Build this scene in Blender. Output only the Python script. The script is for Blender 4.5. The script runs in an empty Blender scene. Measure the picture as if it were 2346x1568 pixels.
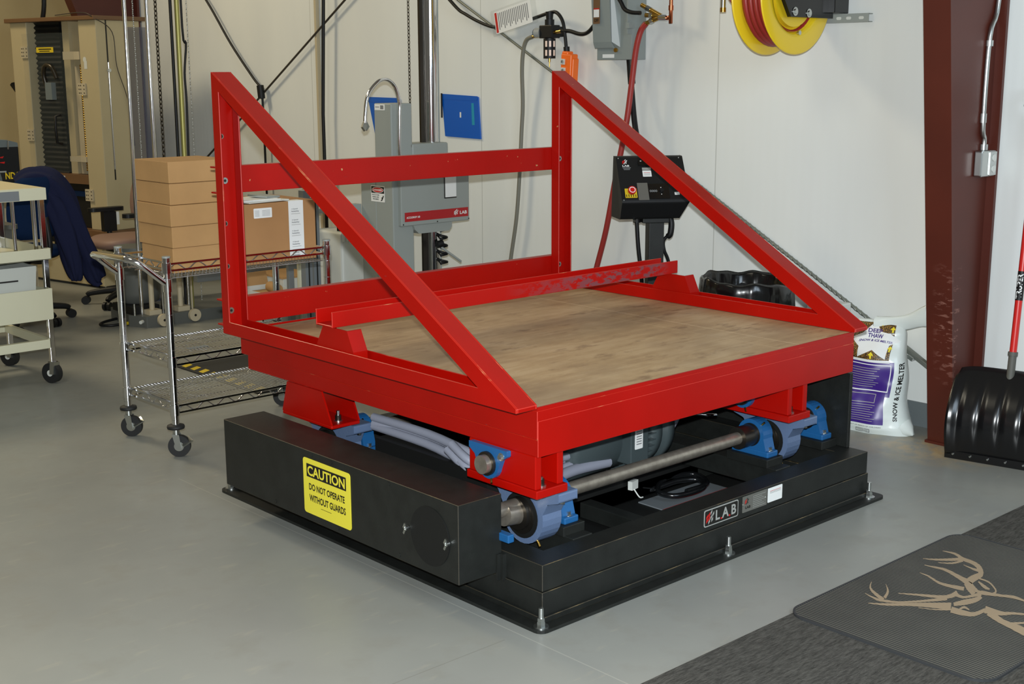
import bpy, bmesh, math, random
from mathutils import Vector as V, Matrix, Euler

random.seed(7)
scene = bpy.context.scene
C = scene.collection
PI = math.pi

# ---------------------------------------------------------------- camera
cam_data = bpy.data.cameras.new('camera')
cam = bpy.data.objects.new('camera', cam_data)
C.objects.link(cam)
cam_data.sensor_width = 36.0
cam_data.lens = 45.697
cam_data.clip_end = 100
_r = V((0.73797065, -0.67482221, -0.00378061))
_u = V((0.14032794, 0.14797488, 0.97898494))
_d = V((0.66008135, 0.72299268, -0.20389753))
m3 = Matrix((_r, _u, -_d)).transposed()
cam.matrix_world = Matrix.Translation((-2.57532, -2.69464, 1.7)) @ m3.to_4x4()
scene.camera = cam

# ---------------------------------------------------------------- world, lights, exposure
scene.view_settings.view_transform = 'Standard'
scene.view_settings.look = 'None'
scene.view_settings.gamma = 1.0
scene.view_settings.use_curve_mapping = False
scene.view_settings.exposure = 0.0
world = bpy.data.worlds.new('world'); scene.world = world
world.use_nodes = True
bg = world.node_tree.nodes['Background']
bg.inputs[0].default_value = (1.0, 0.95, 0.80, 1)
bg.inputs[1].default_value = 0.118

def area(name, loc, target, size, power, col, sy=None):
    l = bpy.data.lights.new(name, 'AREA'); l.energy = power; l.color = col
    l.shape = 'RECTANGLE'; l.size = size; l.size_y = sy or size
    o = bpy.data.objects.new(name, l); C.objects.link(o)
    o.location = loc
    o.rotation_euler = (V(target) - V(loc)).to_track_quat('-Z', 'Y').to_euler()
    return o
# on-camera flash, 11 cm above the lens
area('camera_flash', (-2.59, -2.71, 1.815), (0.9, 1.1, 0.72), 0.05, 275, (0.93, 0.98, 1.0), 0.03)
# warm high-bay fixtures over the back of the shop
area('high_bay_light', (-0.6, 8.2, 5.6), (0.4, 1.5, 0.6), 1.3, 200, (1.0, 0.84, 0.56))
area('high_bay_light', (-2.6, 2.2, 5.6), (0.2, 1.8, 0.4), 1.6, 45, (1.0, 0.92, 0.72))
# added cool light aimed at the right wall, for daylight from an assumed door
area('wall_daylight_fill', (-0.6, -4.2, 3.0), (3.0, 1.6, 1.5), 2.0, 105, (0.70, 0.85, 1.0), 2.2)

# ---------------------------------------------------------------- materials
def lin(c):
    return tuple((x/255/12.92 if x/255 <= .04045 else ((x/255+.055)/1.055)**2.4) for x in c)
MATS = {}
def mat(name, rgb, rough=.5, metal=0., spec=.5, coat=0., noise=0., nscale=8., bump=0., bscale=200., emit=None, alpha=1., trans=0., stretch=None, rgb2=None, thr=None):
    if name in MATS: return MATS[name]
    m = bpy.data.materials.new(name); m.use_nodes = True
    nt = m.node_tree; b = nt.nodes['Principled BSDF']
    col = lin(rgb)
    b.inputs['Base Color'].default_value = (*col, 1)
    b.inputs['Roughness'].default_value = rough
    b.inputs['Metallic'].default_value = metal
    b.inputs['Specular IOR Level'].default_value = spec
    b.inputs['Coat Weight'].default_value = coat
    b.inputs['Coat Roughness'].default_value = .12
    b.inputs['Alpha'].default_value = alpha
    b.inputs['Transmission Weight'].default_value = trans
    if emit:
        b.inputs['Emission Color'].default_value = (*col, 1); b.inputs['Emission Strength'].default_value = emit
    if noise or rgb2:
        tc = nt.nodes.new('ShaderNodeTexCoord'); mp = nt.nodes.new('ShaderNodeMapping')
        n = nt.nodes.new('ShaderNodeTexNoise'); n.inputs['Scale'].default_value = nscale
        n.inputs['Detail'].default_value = 6; n.inputs['Roughness'].default_value = .6
        if stretch: mp.inputs['Scale'].default_value = stretch
        nt.links.new(tc.outputs['Object'], mp.inputs[0]); nt.links.new(mp.outputs[0], n.inputs['Vector'])
        r = nt.nodes.new('ShaderNodeValToRGB')
        if rgb2:
            c2 = lin(rgb2)
        else:
            c2 = tuple(x*(1-noise) for x in col)
        lo, hi = thr or (.35, .65)
        r.color_ramp.elements[0].position = lo; r.color_ramp.elements[1].position = hi
        if thr: 
            r.color_ramp.elements[0].color = (*col, 1); r.color_ramp.elements[1].color = (*c2, 1)
        else:
            r.color_ramp.elements[0].color = (*c2, 1)
            r.color_ramp.elements[1].color = (*(tuple(min(1, x*(1+noise*.5)) for x in col) if not rgb2 else col), 1)
        nt.links.new(n.outputs['Fac'], r.inputs[0]); nt.links.new(r.outputs[0], b.inputs['Base Color'])
    if bump:
        tc2 = nt.nodes.new('ShaderNodeTexCoord')
        n2 = nt.nodes.new('ShaderNodeTexNoise'); n2.inputs['Scale'].default_value = bscale
        nt.links.new(tc2.outputs['Object'], n2.inputs['Vector'])
        bp = nt.nodes.new('ShaderNodeBump'); bp.inputs['Strength'].default_value = bump
        bp.inputs['Distance'].default_value = .002
        nt.links.new(n2.outputs['Fac'], bp.inputs['Height']); nt.links.new(bp.outputs[0], b.inputs['Normal'])
    MATS[name] = m
    return m

class NB:
    """small node-graph helper"""
    def __init__(s, m): s.nt = m.node_tree; s.b = s.nt.nodes['Principled BSDF']; s.tc = s.nt.nodes.new('ShaderNodeTexCoord')
    def xyz(s):
        x = s.nt.nodes.new('ShaderNodeSeparateXYZ'); s.nt.links.new(s.tc.outputs['Object'], x.inputs[0]); return x.outputs
    def math(s, op, a, b=None, c=None):
        n = s.nt.nodes.new('ShaderNodeMath'); n.operation = op
        for i, v in enumerate((a, b, c)):
            if v is None: continue
            if isinstance(v, (int, float)): n.inputs[i].default_value = v
            else: s.nt.links.new(v, n.inputs[i])
        return n.outputs[0]
    def noise(s, scale, stretch=(1,1,1), detail=5, rough=.55):
        mp = s.nt.nodes.new('ShaderNodeMapping'); mp.inputs['Scale'].default_value = stretch
        n = s.nt.nodes.new('ShaderNodeTexNoise'); n.inputs['Scale'].default_value = scale; n.inputs['Detail'].default_value = detail; n.inputs['Roughness'].default_value = rough
        s.nt.links.new(s.tc.outputs['Object'], mp.inputs[0]); s.nt.links.new(mp.outputs[0], n.inputs['Vector'])
        return n.outputs['Fac']
    def ramp(s, fac, stops):
        r = s.nt.nodes.new('ShaderNodeValToRGB')
        while len(r.color_ramp.elements) < len(stops): r.color_ramp.elements.new(.5)
        for e, (p, c) in zip(r.color_ramp.elements, stops): e.position = p; e.color = (*lin(c), 1) if len(c) == 3 else c
        s.nt.links.new(fac, r.inputs[0]); return r.outputs[0]
    def mix(s, fac, a, b, mode='MIX'):
        n = s.nt.nodes.new('ShaderNodeMix'); n.data_type = 'RGBA'; n.blend_type = mode
        for i, v in ((0, fac), (6, a), (7, b)):
            if isinstance(v, (int, float)): n.inputs[i].default_value = v
            elif isinstance(v, tuple): n.inputs[i].default_value = (*lin(v), 1)
            else: s.nt.links.new(v, n.inputs[i])
        return n.outputs[2]
    def step(s, a, thr, w=.02):
        n = s.nt.nodes.new('ShaderNodeMapRange'); n.inputs[1].default_value = thr-w; n.inputs[2].default_value = thr+w
        s.nt.links.new(a, n.inputs[0]); return n.outputs[0]
    def col(s, c): s.nt.links.new(c, s.b.inputs['Base Color'])
    def rough(s, c): s.nt.links.new(c, s.b.inputs['Roughness'])
    def bump(s, h, strength=.3, dist=.002):
        bp = s.nt.nodes.new('ShaderNodeBump'); bp.inputs['Strength'].default_value = strength; bp.inputs['Distance'].default_value = dist
        s.nt.links.new(h, bp.inputs['Height']); s.nt.links.new(bp.outputs[0], s.b.inputs['Normal'])

def line_mask(nb, coord, pos, width):
    d = nb.math('ABSOLUTE', nb.math('SUBTRACT', coord, pos))
    return nb.math('LESS_THAN', d, width)

# concrete floor
m_floor = mat('sealed_concrete', (158, 158, 150), .38, spec=.45)
nb = NB(m_floor); X, Y, Z = nb.xyz()
big = nb.noise(.9, detail=4); mid = nb.noise(6, (1, 1, 1), 6); fine = nb.noise(90, detail=3)
c = nb.ramp(big, [(.3, (132, 134, 130)), (.7, (147, 149, 143))])
c = nb.mix(nb.math('MULTIPLY', nb.step(mid, .62, .1), .35), c, (128, 126, 116))
c = nb.mix(nb.math('MULTIPLY', nb.step(nb.noise(14, (.4, 1.5, 1), 6), .66, .05), .35), c, (164, 160, 146))
ln = nb.math('MULTIPLY', line_mask(nb, X, -.04, .0022), nb.math('LESS_THAN', Y, 2.2))
c = nb.mix(nb.math('MULTIPLY', ln, .35), c, (186, 184, 172))
jt = nb.math('MAXIMUM', line_mask(nb, Y, .085-.03, .002), 0)
jt = nb.math('MULTIPLY', jt, nb.math('LESS_THAN', X, -.1))
c = nb.mix(nb.math('MULTIPLY', jt, .4), c, (112, 110, 102))
# sawdust by the column
dx = nb.math('SUBTRACT', X, 2.68); dy = nb.math('SUBTRACT', Y, .25)
rr = nb.math('SQRT', nb.math('ADD', nb.math('MULTIPLY', dx, dx), nb.math('MULTIPLY', nb.math('MULTIPLY', dy, dy), .5)))
dust = nb.math('MULTIPLY', nb.math('SUBTRACT', 1.0, nb.step(rr, .17, .12)), nb.step(nb.noise(9, (1, 1, 1), 8, .7), .5, .08))
c = nb.mix(nb.math('MULTIPLY', dust, .8), c, (182, 158, 116))
nb.col(c)
nb.rough(nb.math('ADD', nb.math('MULTIPLY', mid, .25), .27))
nb.bump(fine, .12, .001)

# white liner panel wall
m_wall = mat('white_liner_panel', (214, 218, 214), .42, spec=.4)
nb = NB(m_wall); X, Y, Z = nb.xyz()
w = nb.noise(1.4, (1, 1, .35), 3)
c = nb.ramp(w, [(.25, (218, 222, 221)), (.75, (230, 233, 229))])
seam = nb.math('LESS_THAN', nb.math('ABSOLUTE', nb.math('SUBTRACT', nb.math('MODULO', nb.math('ADD', Y, 40-1.36-.004), 1.925), .004)), .003)
c = nb.mix(nb.math('MULTIPLY', seam, .55), c, (150, 150, 144))
nb.col(c)
wv = nb.math('SINE', nb.math('MULTIPLY', Y, 115.0))
nb.bump(nb.math('ADD', nb.math('MULTIPLY', wv, .35), nb.math('MULTIPLY', nb.noise(3.2, (1, 1, .5), 3), 6.0)), .10, .004)

m_wall_back = mat('beige_back_wall', (186, 164, 116), .6, noise=.05, nscale=2)
m_base = mat('grey_baseboard', (104, 112, 114), .5)

# machine red paint
def red_mat(name, chips, thr, tint=(164, 8, 1), chipc=(190, 150, 104), rough=.36):
    m = mat(name, tint, rough, spec=.28, coat=.0)
    nb = NB(m)
    c = nb.ramp(nb.noise(3.0, detail=3), [(.3, tuple(int(x*.93) for x in tint)), (.7, tint)])
    ch = nb.math('MULTIPLY', nb.step(nb.noise(chips, (1, 1, 1), 7, .65), thr, .012), 1.0)
    c = nb.mix(ch, c, chipc)
    sc = nb.step(nb.noise(30, (.15, 1, 2.2), 4, .6), .74, .02)
    c = nb.mix(nb.math('MULTIPLY', sc, .5), c, (96, 60, 62))
    nb.col(c)
    nb.bump(nb.noise(140, detail=2), .06, .001)
    return m
m_red = red_mat('red_enamel', 22, .735)
m_red_worn = red_mat('red_enamel_worn', 26, .70)
m_red_plain = red_mat('red_enamel_clean', 10, .8)
# scuffed cradle channel
m_red_scuff = mat('red_enamel_scuffed', (164, 8, 1), .4, spec=.28)
nb = NB(m_red_scuff); X, Y, Z = nb.xyz()
sc = nb.math('MULTIPLY', nb.step(nb.noise(38, (.5, 1, 1.2), 7, .7), .50, .03), nb.math('MULTIPLY', nb.step(X, .10, .25), nb.math('SUBTRACT', 1.0, nb.step(X, .80, .04))))
sc = nb.math('MULTIPLY', sc, nb.math('LESS_THAN', Y, .104))
c = nb.mix(nb.math('MULTIPLY', sc, .75), (164, 8, 1), (98, 74, 80))
nb.col(c)

m_black_steel = mat('black_powdercoat', (26, 28, 26), .46, spec=.42, noise=.25, nscale=14, bump=.15, bscale=260)
m_edge_dark = mat('worn_black_edge', (50, 45, 34), .5, rgb2=(120, 102, 66), thr=(.55, .7), nscale=7)
m_edge_red = mat('worn_red_edge', (176, 30, 14), .4, rgb2=(200, 130, 90), thr=(.6, .7), nscale=7)
m_black_dull = mat('black_flat_paint', (17, 18, 17), .6, spec=.35)
m_black_gloss = mat('black_gloss_plastic', (16, 17, 18), .22, spec=.5)
m_black_plastic = mat('black_plastic', (15, 16, 17), .5, spec=.35)
m_rubber = mat('black_rubber', (22, 23, 24), .65)
m_chrome = mat('chrome', (225, 226, 228), .1, metal=1.)
m_zinc = mat('zinc_plated_steel', (196, 200, 198), .28, metal=1.)
m_steel = mat('ground_steel_shaft', (158, 150, 138), .36, metal=.75, noise=.2, nscale=30)
m_darksteel = mat('oiled_dark_steel', (74, 70, 64), .35, metal=.9)
m_brass = mat('brass', (200, 160, 80), .25, metal=1.)
m_copper = mat('copper_pipe', (190, 110, 78), .28, metal=1.)
m_blue_cast = mat('blue_cast_iron', (24, 84, 136), .42, coat=.1, bump=.2, bscale=120)
m_grey_cast = mat('blue_grey_cast_iron', (88, 106, 136), .4, coat=.15, bump=.25, bscale=120)
m_motor = mat('dark_green_grey_motor', (62, 72, 74), .42)
m_grey_conduit = mat('grey_pvc_conduit', (138, 142, 156), .45)
m_wood = mat('worn_plywood', (176, 146, 104), .5, spec=.3)
nb = NB(m_wood); X, Y, Z = nb.xyz()
g1 = nb.noise(3.5, (1.2, 9, 1), 7, .62)
g2 = nb.noise(2.6, (1, 1.6, 1), 7, .6)
c = nb.ramp(nb.math('ADD', nb.math('MULTIPLY', g1, .4), nb.math('MULTIPLY', g2, .6)), [(.36, (148, 122, 90)), (.5, (170, 144, 108)), (.64, (186, 162, 128))])
st = nb.step(nb.noise(5.2, (1.0, 2.6, 1), 5, .65), .63, .05)
c = nb.mix(nb.math('MULTIPLY', st, .55), c, (104, 78, 54))
fl = nb.step(nb.noise(26, (.5, 5, 1), 4, .6), .66, .03)
c = nb.mix(nb.math('MULTIPLY', fl, .4), c, (206, 186, 152))
sm = line_mask(nb, X, .509, .0022)
sm = nb.math('MAXIMUM', sm, line_mask(nb, X, .395, .0008))
c = nb.mix(nb.math('MULTIPLY', sm, .85), c, (214, 192, 156))
grime = nb.step(nb.noise(1.7, (1, 1.3, 1), 4, .6), .58, .12)
c = nb.mix(nb.math('MULTIPLY', grime, .4), c, (112, 94, 78))
nb.col(c); nb.bump(g1, .15, .002)

m_cardboard = mat('cardboard', (176, 138, 92), .75, spec=.2, noise=.07, nscale=5)
m_card_big = mat('cardboard_brown', (166, 124, 82), .75, spec=.2, noise=.06, nscale=5)
m_cardline = mat('cardboard_gap', (96, 70, 44), .8)
m_white_paper = mat('white_paper', (226, 228, 226), .6)
m_white_plastic = mat('white_plastic', (205, 208, 202), .4)
m_ink = mat('grey_ink', (120, 122, 124), .6)
m_black_ink = mat('black_ink', (18, 17, 14), .5)
m_red_ink = mat('red_ink', (190, 30, 24), .5)
m_yellow_sign = mat('yellow_sign', (226, 214, 62), .4)
m_yellow = mat('yellow_enamel', (232, 198, 34), .3, coat=.3)
m_yellow_tape = mat('yellow_hazard', (214, 186, 30), .5)
m_beige = mat('beige_powdercoat', (182, 168, 132), .5, noise=.03, nscale=3)
m_beige2 = mat('beige_light_powdercoat', (186, 174, 146), .5)
m_cart_beige = mat('ivory_steel', (206, 204, 178), .45)
m_cart_top = mat('ivory_melamine', (212, 200, 160), .5)
m_bin = mat('pale_grey_plastic_bin', (186, 190, 184), .45)
m_brown_trim = mat('brown_trim', (108, 78, 50), .5)
m_machine_grey = mat('machine_grey', (146, 152, 148), .45, bump=.05, bscale=300)
m_box_grey = mat('enclosure_grey', (134, 142, 140), .4)
m_lab_red = mat('crimson_panel', (168, 24, 30), .4)
m_silver = mat('silver_print', (168, 170, 166), .35, metal=.3)
m_plate = mat('aluminium_nameplate', (130, 130, 124), .4, metal=.6)
m_col = mat('brown_primer_steel', (84, 34, 22), .45, spec=.45)
nb = NB(m_col); X, Y, Z = nb.xyz()
sc = nb.math('MULTIPLY', nb.step(nb.noise(11, (1, 1.6, 4.5), 7, .62), .57, .03), nb.math('MULTIPLY', nb.step(Z, .35, .1), nb.math('SUBTRACT', 1., nb.step(Z, .78, .1))))
sc = nb.math('MULTIPLY', nb.math('MULTIPLY', sc, nb.step(nb.math('SUBTRACT', 0.0, Y), -.005, .03)), nb.math('LESS_THAN', X, -.08))
c = nb.mix(nb.math('MULTIPLY', sc, .6), nb.ramp(nb.noise(2), [(.3, (72, 28, 18)), (.7, (84, 34, 22))]), (150, 104, 92))
nb.col(c)
m_orange = mat('orange_plastic', (240, 108, 24), .4)
m_blue_folder = mat('blue_plastic_folder', (14, 92, 190), .3, coat=.2)
m_teal = mat('teal_print', (40, 150, 180), .3)  # teal print of the card on the blue folder
m_red_hose = mat('red_rubber_hose', (150, 44, 38), .45)
m_grey_hose = mat('grey_hose', (118, 116, 104), .5)
m_wire_cable = mat('galvanised_wire_rope', (128, 132, 124), .4, metal=.5)
m_wire_dark = mat('dark_wire_rope', (70, 64, 56), .5, metal=.4)
m_bag_black = mat('black_bin_liner', (12, 13, 14), .18, spec=.6, bump=.9, bscale=16)
m_bag_white = mat('white_poly_sack', (214, 222, 218), .28, spec=.5, bump=.6, bscale=22)
m_purple = mat('purple_print', (58, 32, 120), .35)
m_pebble = mat('brown_pebble_print', (52, 36, 20), .5, rgb2=(196, 150, 70), thr=(.52, .6), nscale=260)
m_yellow_print = mat('yellow_print', (226, 206, 40), .5)
m_navy = mat('navy_cloth', (32, 36, 62), .9, spec=.1, bump=.3, bscale=60)
m_blue_fabric = mat('blue_chair_fabric', (17, 36, 66), .9, spec=.1)
m_grey_fabric = mat('grey_chair_fabric', (110, 118, 118), .9, spec=.1)
m_tan_fabric = mat('taupe_vinyl', (134, 106, 92), .6)
m_carpet = mat('charcoal_carpet', (70, 69, 66), .95, spec=.05)
nb = NB(m_carpet)
c = nb.ramp(nb.noise(60, (.45, 2.4, 1), 4, .7), [(.3, (58, 57, 54)), (.7, (100, 98, 93))])
c = nb.mix(nb.math('MULTIPLY', nb.step(nb.noise(1.6), .5, .2), .3), c, (44, 44, 42))
nb.col(c); nb.bump(nb.noise(220, (.5, 2, 1)), .6, .004)
m_mat = mat('ribbed_rubber_mat', (58, 60, 58), .7, spec=.3)
nb = NB(m_mat); X, Y, Z = nb.xyz()
rib = nb.math('SINE', nb.math('MULTIPLY', X, 2*PI/.0115))
c = nb.mix(nb.step(rib, .15, .5), (50, 53, 53), (112, 108, 98))
c = nb.mix(nb.math('MULTIPLY', nb.step(nb.noise(4), .45, .2), .35), c, (40, 42, 42))
nb.col(c); nb.bump(rib, .5, .002)
m_mat_edge = mat('rubber_mat_edge', (50, 52, 54), .6)
m_deer = mat('tan_mat_inlay', (158, 140, 116), .9, spec=.1)
m_base_grey = mat('dark_grey_cast_base', (88, 90, 86), .5)
m_shovel = mat('black_polypropylene', (18, 18, 19), .22, spec=.55)
m_shovel_red = mat('red_fibreglass_handle', (200, 36, 32), .35)
m_grey_grip = mat('grey_grip', (84, 84, 78), .6)
m_clear = mat('clear_acrylic', (120, 130, 130), .1, alpha=.06)
m_bluepanel = mat('smoked_polycarbonate', (84, 86, 100), .2, alpha=.42)
m_yellow_rod = mat('yellow_zinc_rod', (166, 160, 92), .42, metal=.5)
m_silver_tape = mat('silver_tape', (132, 138, 142), .35, metal=.3)
m_window = mat('clear_sight_glass', (240, 214, 196), .1)
m_estop = mat('red_mushroom_button', (200, 26, 24), .3)

# ---------------------------------------------------------------- mesh builder
_TC = {}
def text_geo(s):
    if s in _TC: return _TC[s]
    cu = bpy.data.curves.new('t', 'FONT'); cu.body = s; cu.size = 1; cu.offset = .028; cu.resolution_u = 3
    o = bpy.data.objects.new('t', cu); C.objects.link(o)
    dg = bpy.context.evaluated_depsgraph_get(); dg.update()
    me = bpy.data.meshes.new_from_object(o.evaluated_get(dg))
    vs = [(v.co.x, v.co.y) for v in me.vertices]; fs = [tuple(p.vertices) for p in me.polygons]
    bpy.data.objects.remove(o); bpy.data.curves.remove(cu); bpy.data.meshes.remove(me)
    x0 = min(v[0] for v in vs); x1 = max(v[0] for v in vs); y0 = min(v[1] for v in vs); y1 = max(v[1] for v in vs)
    vs = [((x-x0)/(x1-x0), (y-y0)/(y1-y0)) for x, y in vs]
    _TC[s] = (vs, fs); return _TC[s]

def catmull(pts, n=6):
    pts = [V(p) for p in pts]; out = []
    for i in range(len(pts)-1):
        p0 = pts[max(i-1, 0)]; p1 = pts[i]; p2 = pts[i+1]; p3 = pts[min(i+2, len(pts)-1)]
        for k in range(n):
            t = k/n
            out.append(.5*((2*p1)+(p2-p0)*t+(2*p0-5*p1+4*p2-p3)*t*t+(-p0+3*p1-3*p2+p3)*t**3))
    out.append(pts[-1]); return out

class MB:
    def __init__(s): s.v = []; s.f = []; s.m = []; s.s = []; s.mats = []
    def mi(s, m):
        if m not in s.mats: s.mats.append(m)
        return s.mats.index(m)
    def add(s, vs, fs, m, sm=False):
        b = len(s.v); i = s.mi(m)
        s.v += [tuple(v) for v in vs]
        for f in fs: s.f.append(tuple(b+k for k in f)); s.m.append(i); s.s.append(sm)
        return s
    def box(s, x0, x1, y0, y1, z0, z1, m):
        return s.add([(x0,y0,z0),(x1,y0,z0),(x1,y1,z0),(x0,y1,z0),(x0,y0,z1),(x1,y0,z1),(x1,y1,z1),(x0,y1,z1)],
              [(0,3,2,1),(4,5,6,7),(0,1,5,4),(1,2,6,5),(2,3,7,6),(3,0,4,7)], m)
    def obox(s, c, size, R, m):
        hx, hy, hz = (k/2 for k in size); M = R if isinstance(R, Matrix) else Euler(R).to_matrix()
        vs = [V(c)+M@V((a*hx, b*hy, d*hz)) for a, b, d in ((-1,-1,-1),(1,-1,-1),(1,1,-1),(-1,1,-1),(-1,-1,1),(1,-1,1),(1,1,1),(-1,1,1))]
        return s.add(vs, [(0,3,2,1),(4,5,6,7),(0,1,5,4),(1,2,6,5),(2,3,7,6),(3,0,4,7)], m)
    def bar(s, p0, p1, w, h, m, up=(0,0,1)):
        p0 = V(p0); p1 = V(p1); d = (p1-p0); L = d.length; d.normalize()
        a = d.cross(V(up)).normalized(); b = a.cross(d)
        return s.obox((p0+p1)/2, (w, L, h), Matrix((a, d, b)).transposed(), m)
    def cyl(s, p0, p1, r0, m, r1=None, n=20, caps=True, sm=True, r=None):
        p0 = V(p0); p1 = V(p1); r1 = r0 if r1 is None else r1
        d = (p1-p0).normalized(); a = d.orthogonal().normalized(); b = d.cross(a)
        vs = []
        for p, rr in ((p0, r0), (p1, r1)):
            for k in range(n):
                t = 2*PI*k/n; vs.append(p+(a*math.cos(t)+b*math.sin(t))*rr)
        s.add(vs, [(k, (k+1) % n, n+(k+1) % n, n+k) for k in range(n)], m, sm)
        if caps: s.add(vs, [tuple(range(n-1, -1, -1)), tuple(range(n, 2*n))], m)
        return s
    def lathe(s, prof, o, ax, m, n=24, caps=True):
        o = V(o); ax = V(ax).normalized(); a = ax.orthogonal().normalized(); b = ax.cross(a)
        vs = []
        for r, h in prof:
            for k in range(n):
                t = 2*PI*k/n; vs.append(o+ax*h+(a*math.cos(t)+b*math.sin(t))*max(r, 1e-4))
        fs = []
        for j in range(len(prof)-1):
            for k in range(n): fs.append((j*n+k, j*n+(k+1) % n, (j+1)*n+(k+1) % n, (j+1)*n+k))
        s.add(vs, fs, m, True)
        if caps:
            L = (len(prof)-1)*n
            s.add(vs, [tuple(range(n-1, -1, -1)), tuple(range(L, L+n))], m)
        return s
    def tube(s, pts, r, m, n=8, smooth=0, closed=False, radii=None):
        P = catmull(pts, smooth) if smooth else [V(p) for p in pts]
        if closed: P = P + [P[0]]
        a = None; vs = []; N = len(P)
        for i, p in enumerate(P):
            if i == 0: d = P[1]-P[0] if not closed else P[1]-P[-2]
            elif i == N-1: d = P[-1]-P[-2] if not closed else P[1]-P[-2]
            else: d = P[i+1]-P[i-1]
            d.normalize()
            a = d.orthogonal().normalized() if a is None else (a-d*a.dot(d)).normalized()
            b = d.cross(a)
            rr = radii(i/(N-1)) if radii else r
            for k in range(n):
                t = 2*PI*k/n; vs.append(p+(a*math.cos(t)+b*math.sin(t))*rr)
        fs = [(i*n+k, i*n+(k+1) % n, (i+1)*n+(k+1) % n, (i+1)*n+k) for i in range(N-1) for k in range(n)]
        s.add(vs, fs, m, True)
        if not closed: s.add(vs, [tuple(range(n-1, -1, -1)), tuple(range((N-1)*n, N*n))], m)
        return s
    def poly(s, pts, m): return s.add(pts, [tuple(range(len(pts)))], m)
    def prism(s, pts, d, m, m2=None):
        """closed solid from a planar polygon (3d pts) swept by vector d"""
        n = len(pts); d = V(d); vs = [V(p) for p in pts]+[V(p)+d for p in pts]
        s.add(vs, [tuple(range(n-1, -1, -1)), tuple(range(n, 2*n))], m)
        s.add(vs, [(k, (k+1) % n, n+(k+1) % n, n+k) for k in range(n)], m2 or m)
        return s
    def ring(s, outer, inner, d, m):
        """ring between two polygons with the same count, swept by d"""
        n = len(outer); d = V(d)
        vs = [V(p) for p in outer]+[V(p) for p in inner]; vs += [v+d for v in vs]
        fs = []
        for k in range(n):
            j = (k+1) % n
            fs += [(k, j, n+j, n+k), (2*n+k, 3*n+k, 3*n+j, 2*n+j), (k, 2*n+k, 2*n+j, j), (n+k, n+j, 3*n+j, 3*n+k)]
        return s.add(vs, fs, m)
    def rrect(s, O, X, Y, w, h, r, m, t=0., seg=4):
        """rounded rectangle, lower-left at O, thickness t along X x Y"""
        O = V(O); X = V(X); Y = V(Y); N = X.cross(Y); pts = []
        for cx, cy, a0 in ((w-r, r, -90), (w-r, h-r, 0), (r, h-r, 90), (r, r, 180)):
            for k in range(seg+1):
                a = math.radians(a0+90*k/seg); pts.append(O+X*(cx+r*math.cos(a))+Y*(cy+r*math.sin(a)))
        if t: return s.prism(pts, N*t, m)
        return s.poly(pts, m)
    def text(s, st, O, X, Y, w, h, m, off=.0006):
        O = V(O); X = V(X); Y = V(Y); N = X.cross(Y)*off
        vs, fs = text_geo(st)
        return s.add([O+X*(a*w)+Y*(b*h)+N for a, b in vs], fs, m)
    def quad2(s, O, X, Y, x0, x1, y0, y1, m, off=.0004):
        O = V(O); X = V(X); Y = V(Y); N = X.cross(Y)*off
        return s.poly([O+X*a+Y*b+N for a, b in ((x0, y0), (x1, y0), (x1, y1), (x0, y1))], m)
    def bolt(s, p, ax, r, m, h=None, m2=None):
        """hex bolt head with washer"""
        h = h or r*1.1; p = V(p); ax = V(ax).normalized()
        s.cyl(p, p+ax*(.18*r), r*1.7, m, n=18)
        s.cyl(p+ax*(.18*r), p+ax*(.18*r+h), r, m2 or m, n=6, sm=False)
        return s
    def build(s, name, parent=None, bevel=0, seg=2, edge=None):
        me = bpy.data.meshes.new(name)
        W = ROOT_INV.get(parent_root(parent)) if parent else None
        vs = [V(v) for v in s.v]
        if W: vs = [W@v for v in vs]
        me.from_pydata([tuple(v) for v in vs], [], s.f)
        for m in s.mats: me.materials.append(m)
        for p, mi, sm in zip(me.polygons, s.m, s.s): p.material_index = mi; p.use_smooth = sm
        me.update()
        o = bpy.data.objects.new(name, me); C.objects.link(o)
        if parent: o.parent = parent
        if bevel:
            md = o.modifiers.new('bevel', 'BEVEL'); md.width = bevel; md.segments = seg; md.limit_method = 'ANGLE'; md.angle_limit = math.radians(40)
            if edge: me.materials.append(edge); md.material = len(me.materials)-1
        return o

ROOT_INV = {}
def parent_root(p):
    while p.parent: p = p.parent
    return p.name
def thing(name, label, cat, loc=(0,0,0), rot=0., group=None, local=False):
    """Empty at the thing's base. World-coordinate parts are re-expressed relative to it;
    with local=True the parts are modelled in the thing's own frame."""
    o = bpy.data.objects.new(name, None); C.objects.link(o)
    o.empty_display_size = .1; o.location = loc; o.rotation_euler = (0, 0, rot)
    o['label'] = label; o['category'] = cat
    if group: o['group'] = group
    M = Matrix.Translation(loc) @ Matrix.Rotation(rot, 4, 'Z')
    ROOT_INV[o.name] = Matrix.Identity(4) if local else M.inverted()
    return o
def tag(o, label, cat, group=None, kind=None):
    if label: o['label'] = label
    if cat: o['category'] = cat
    if group: o['group'] = group
    if kind: o['kind'] = kind
    return o
def struct(mb, name, bevel=0):
    o = mb.build(name, None, bevel); o['kind'] = 'structure'; return o
def recenter(o):
    """origin of a single-mesh thing to the centre of its base"""
    me = o.data; xs = [v.co for v in me.vertices]
    c = V(((min(v.x for v in xs)+max(v.x for v in xs))/2, (min(v.y for v in xs)+max(v.y for v in xs))/2, min(v.z for v in xs)))
    me.transform(Matrix.Translation(-c)); o.location = c; return o
def copy_tree(o, parent=None):
    c = o.copy(); C.objects.link(c); c.parent = parent
    for ch in o.children: copy_tree(ch, c)
    return c
def single(mb, name, label, cat, group=None, bevel=0):
    return tag(recenter(mb.build(name, None, bevel)), label, cat, group)
UX, UY, UZ = V((1,0,0)), V((0,1,0)), V((0,0,1))
NX, NY = V((-1,0,0)), V((0,-1,0))

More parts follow.
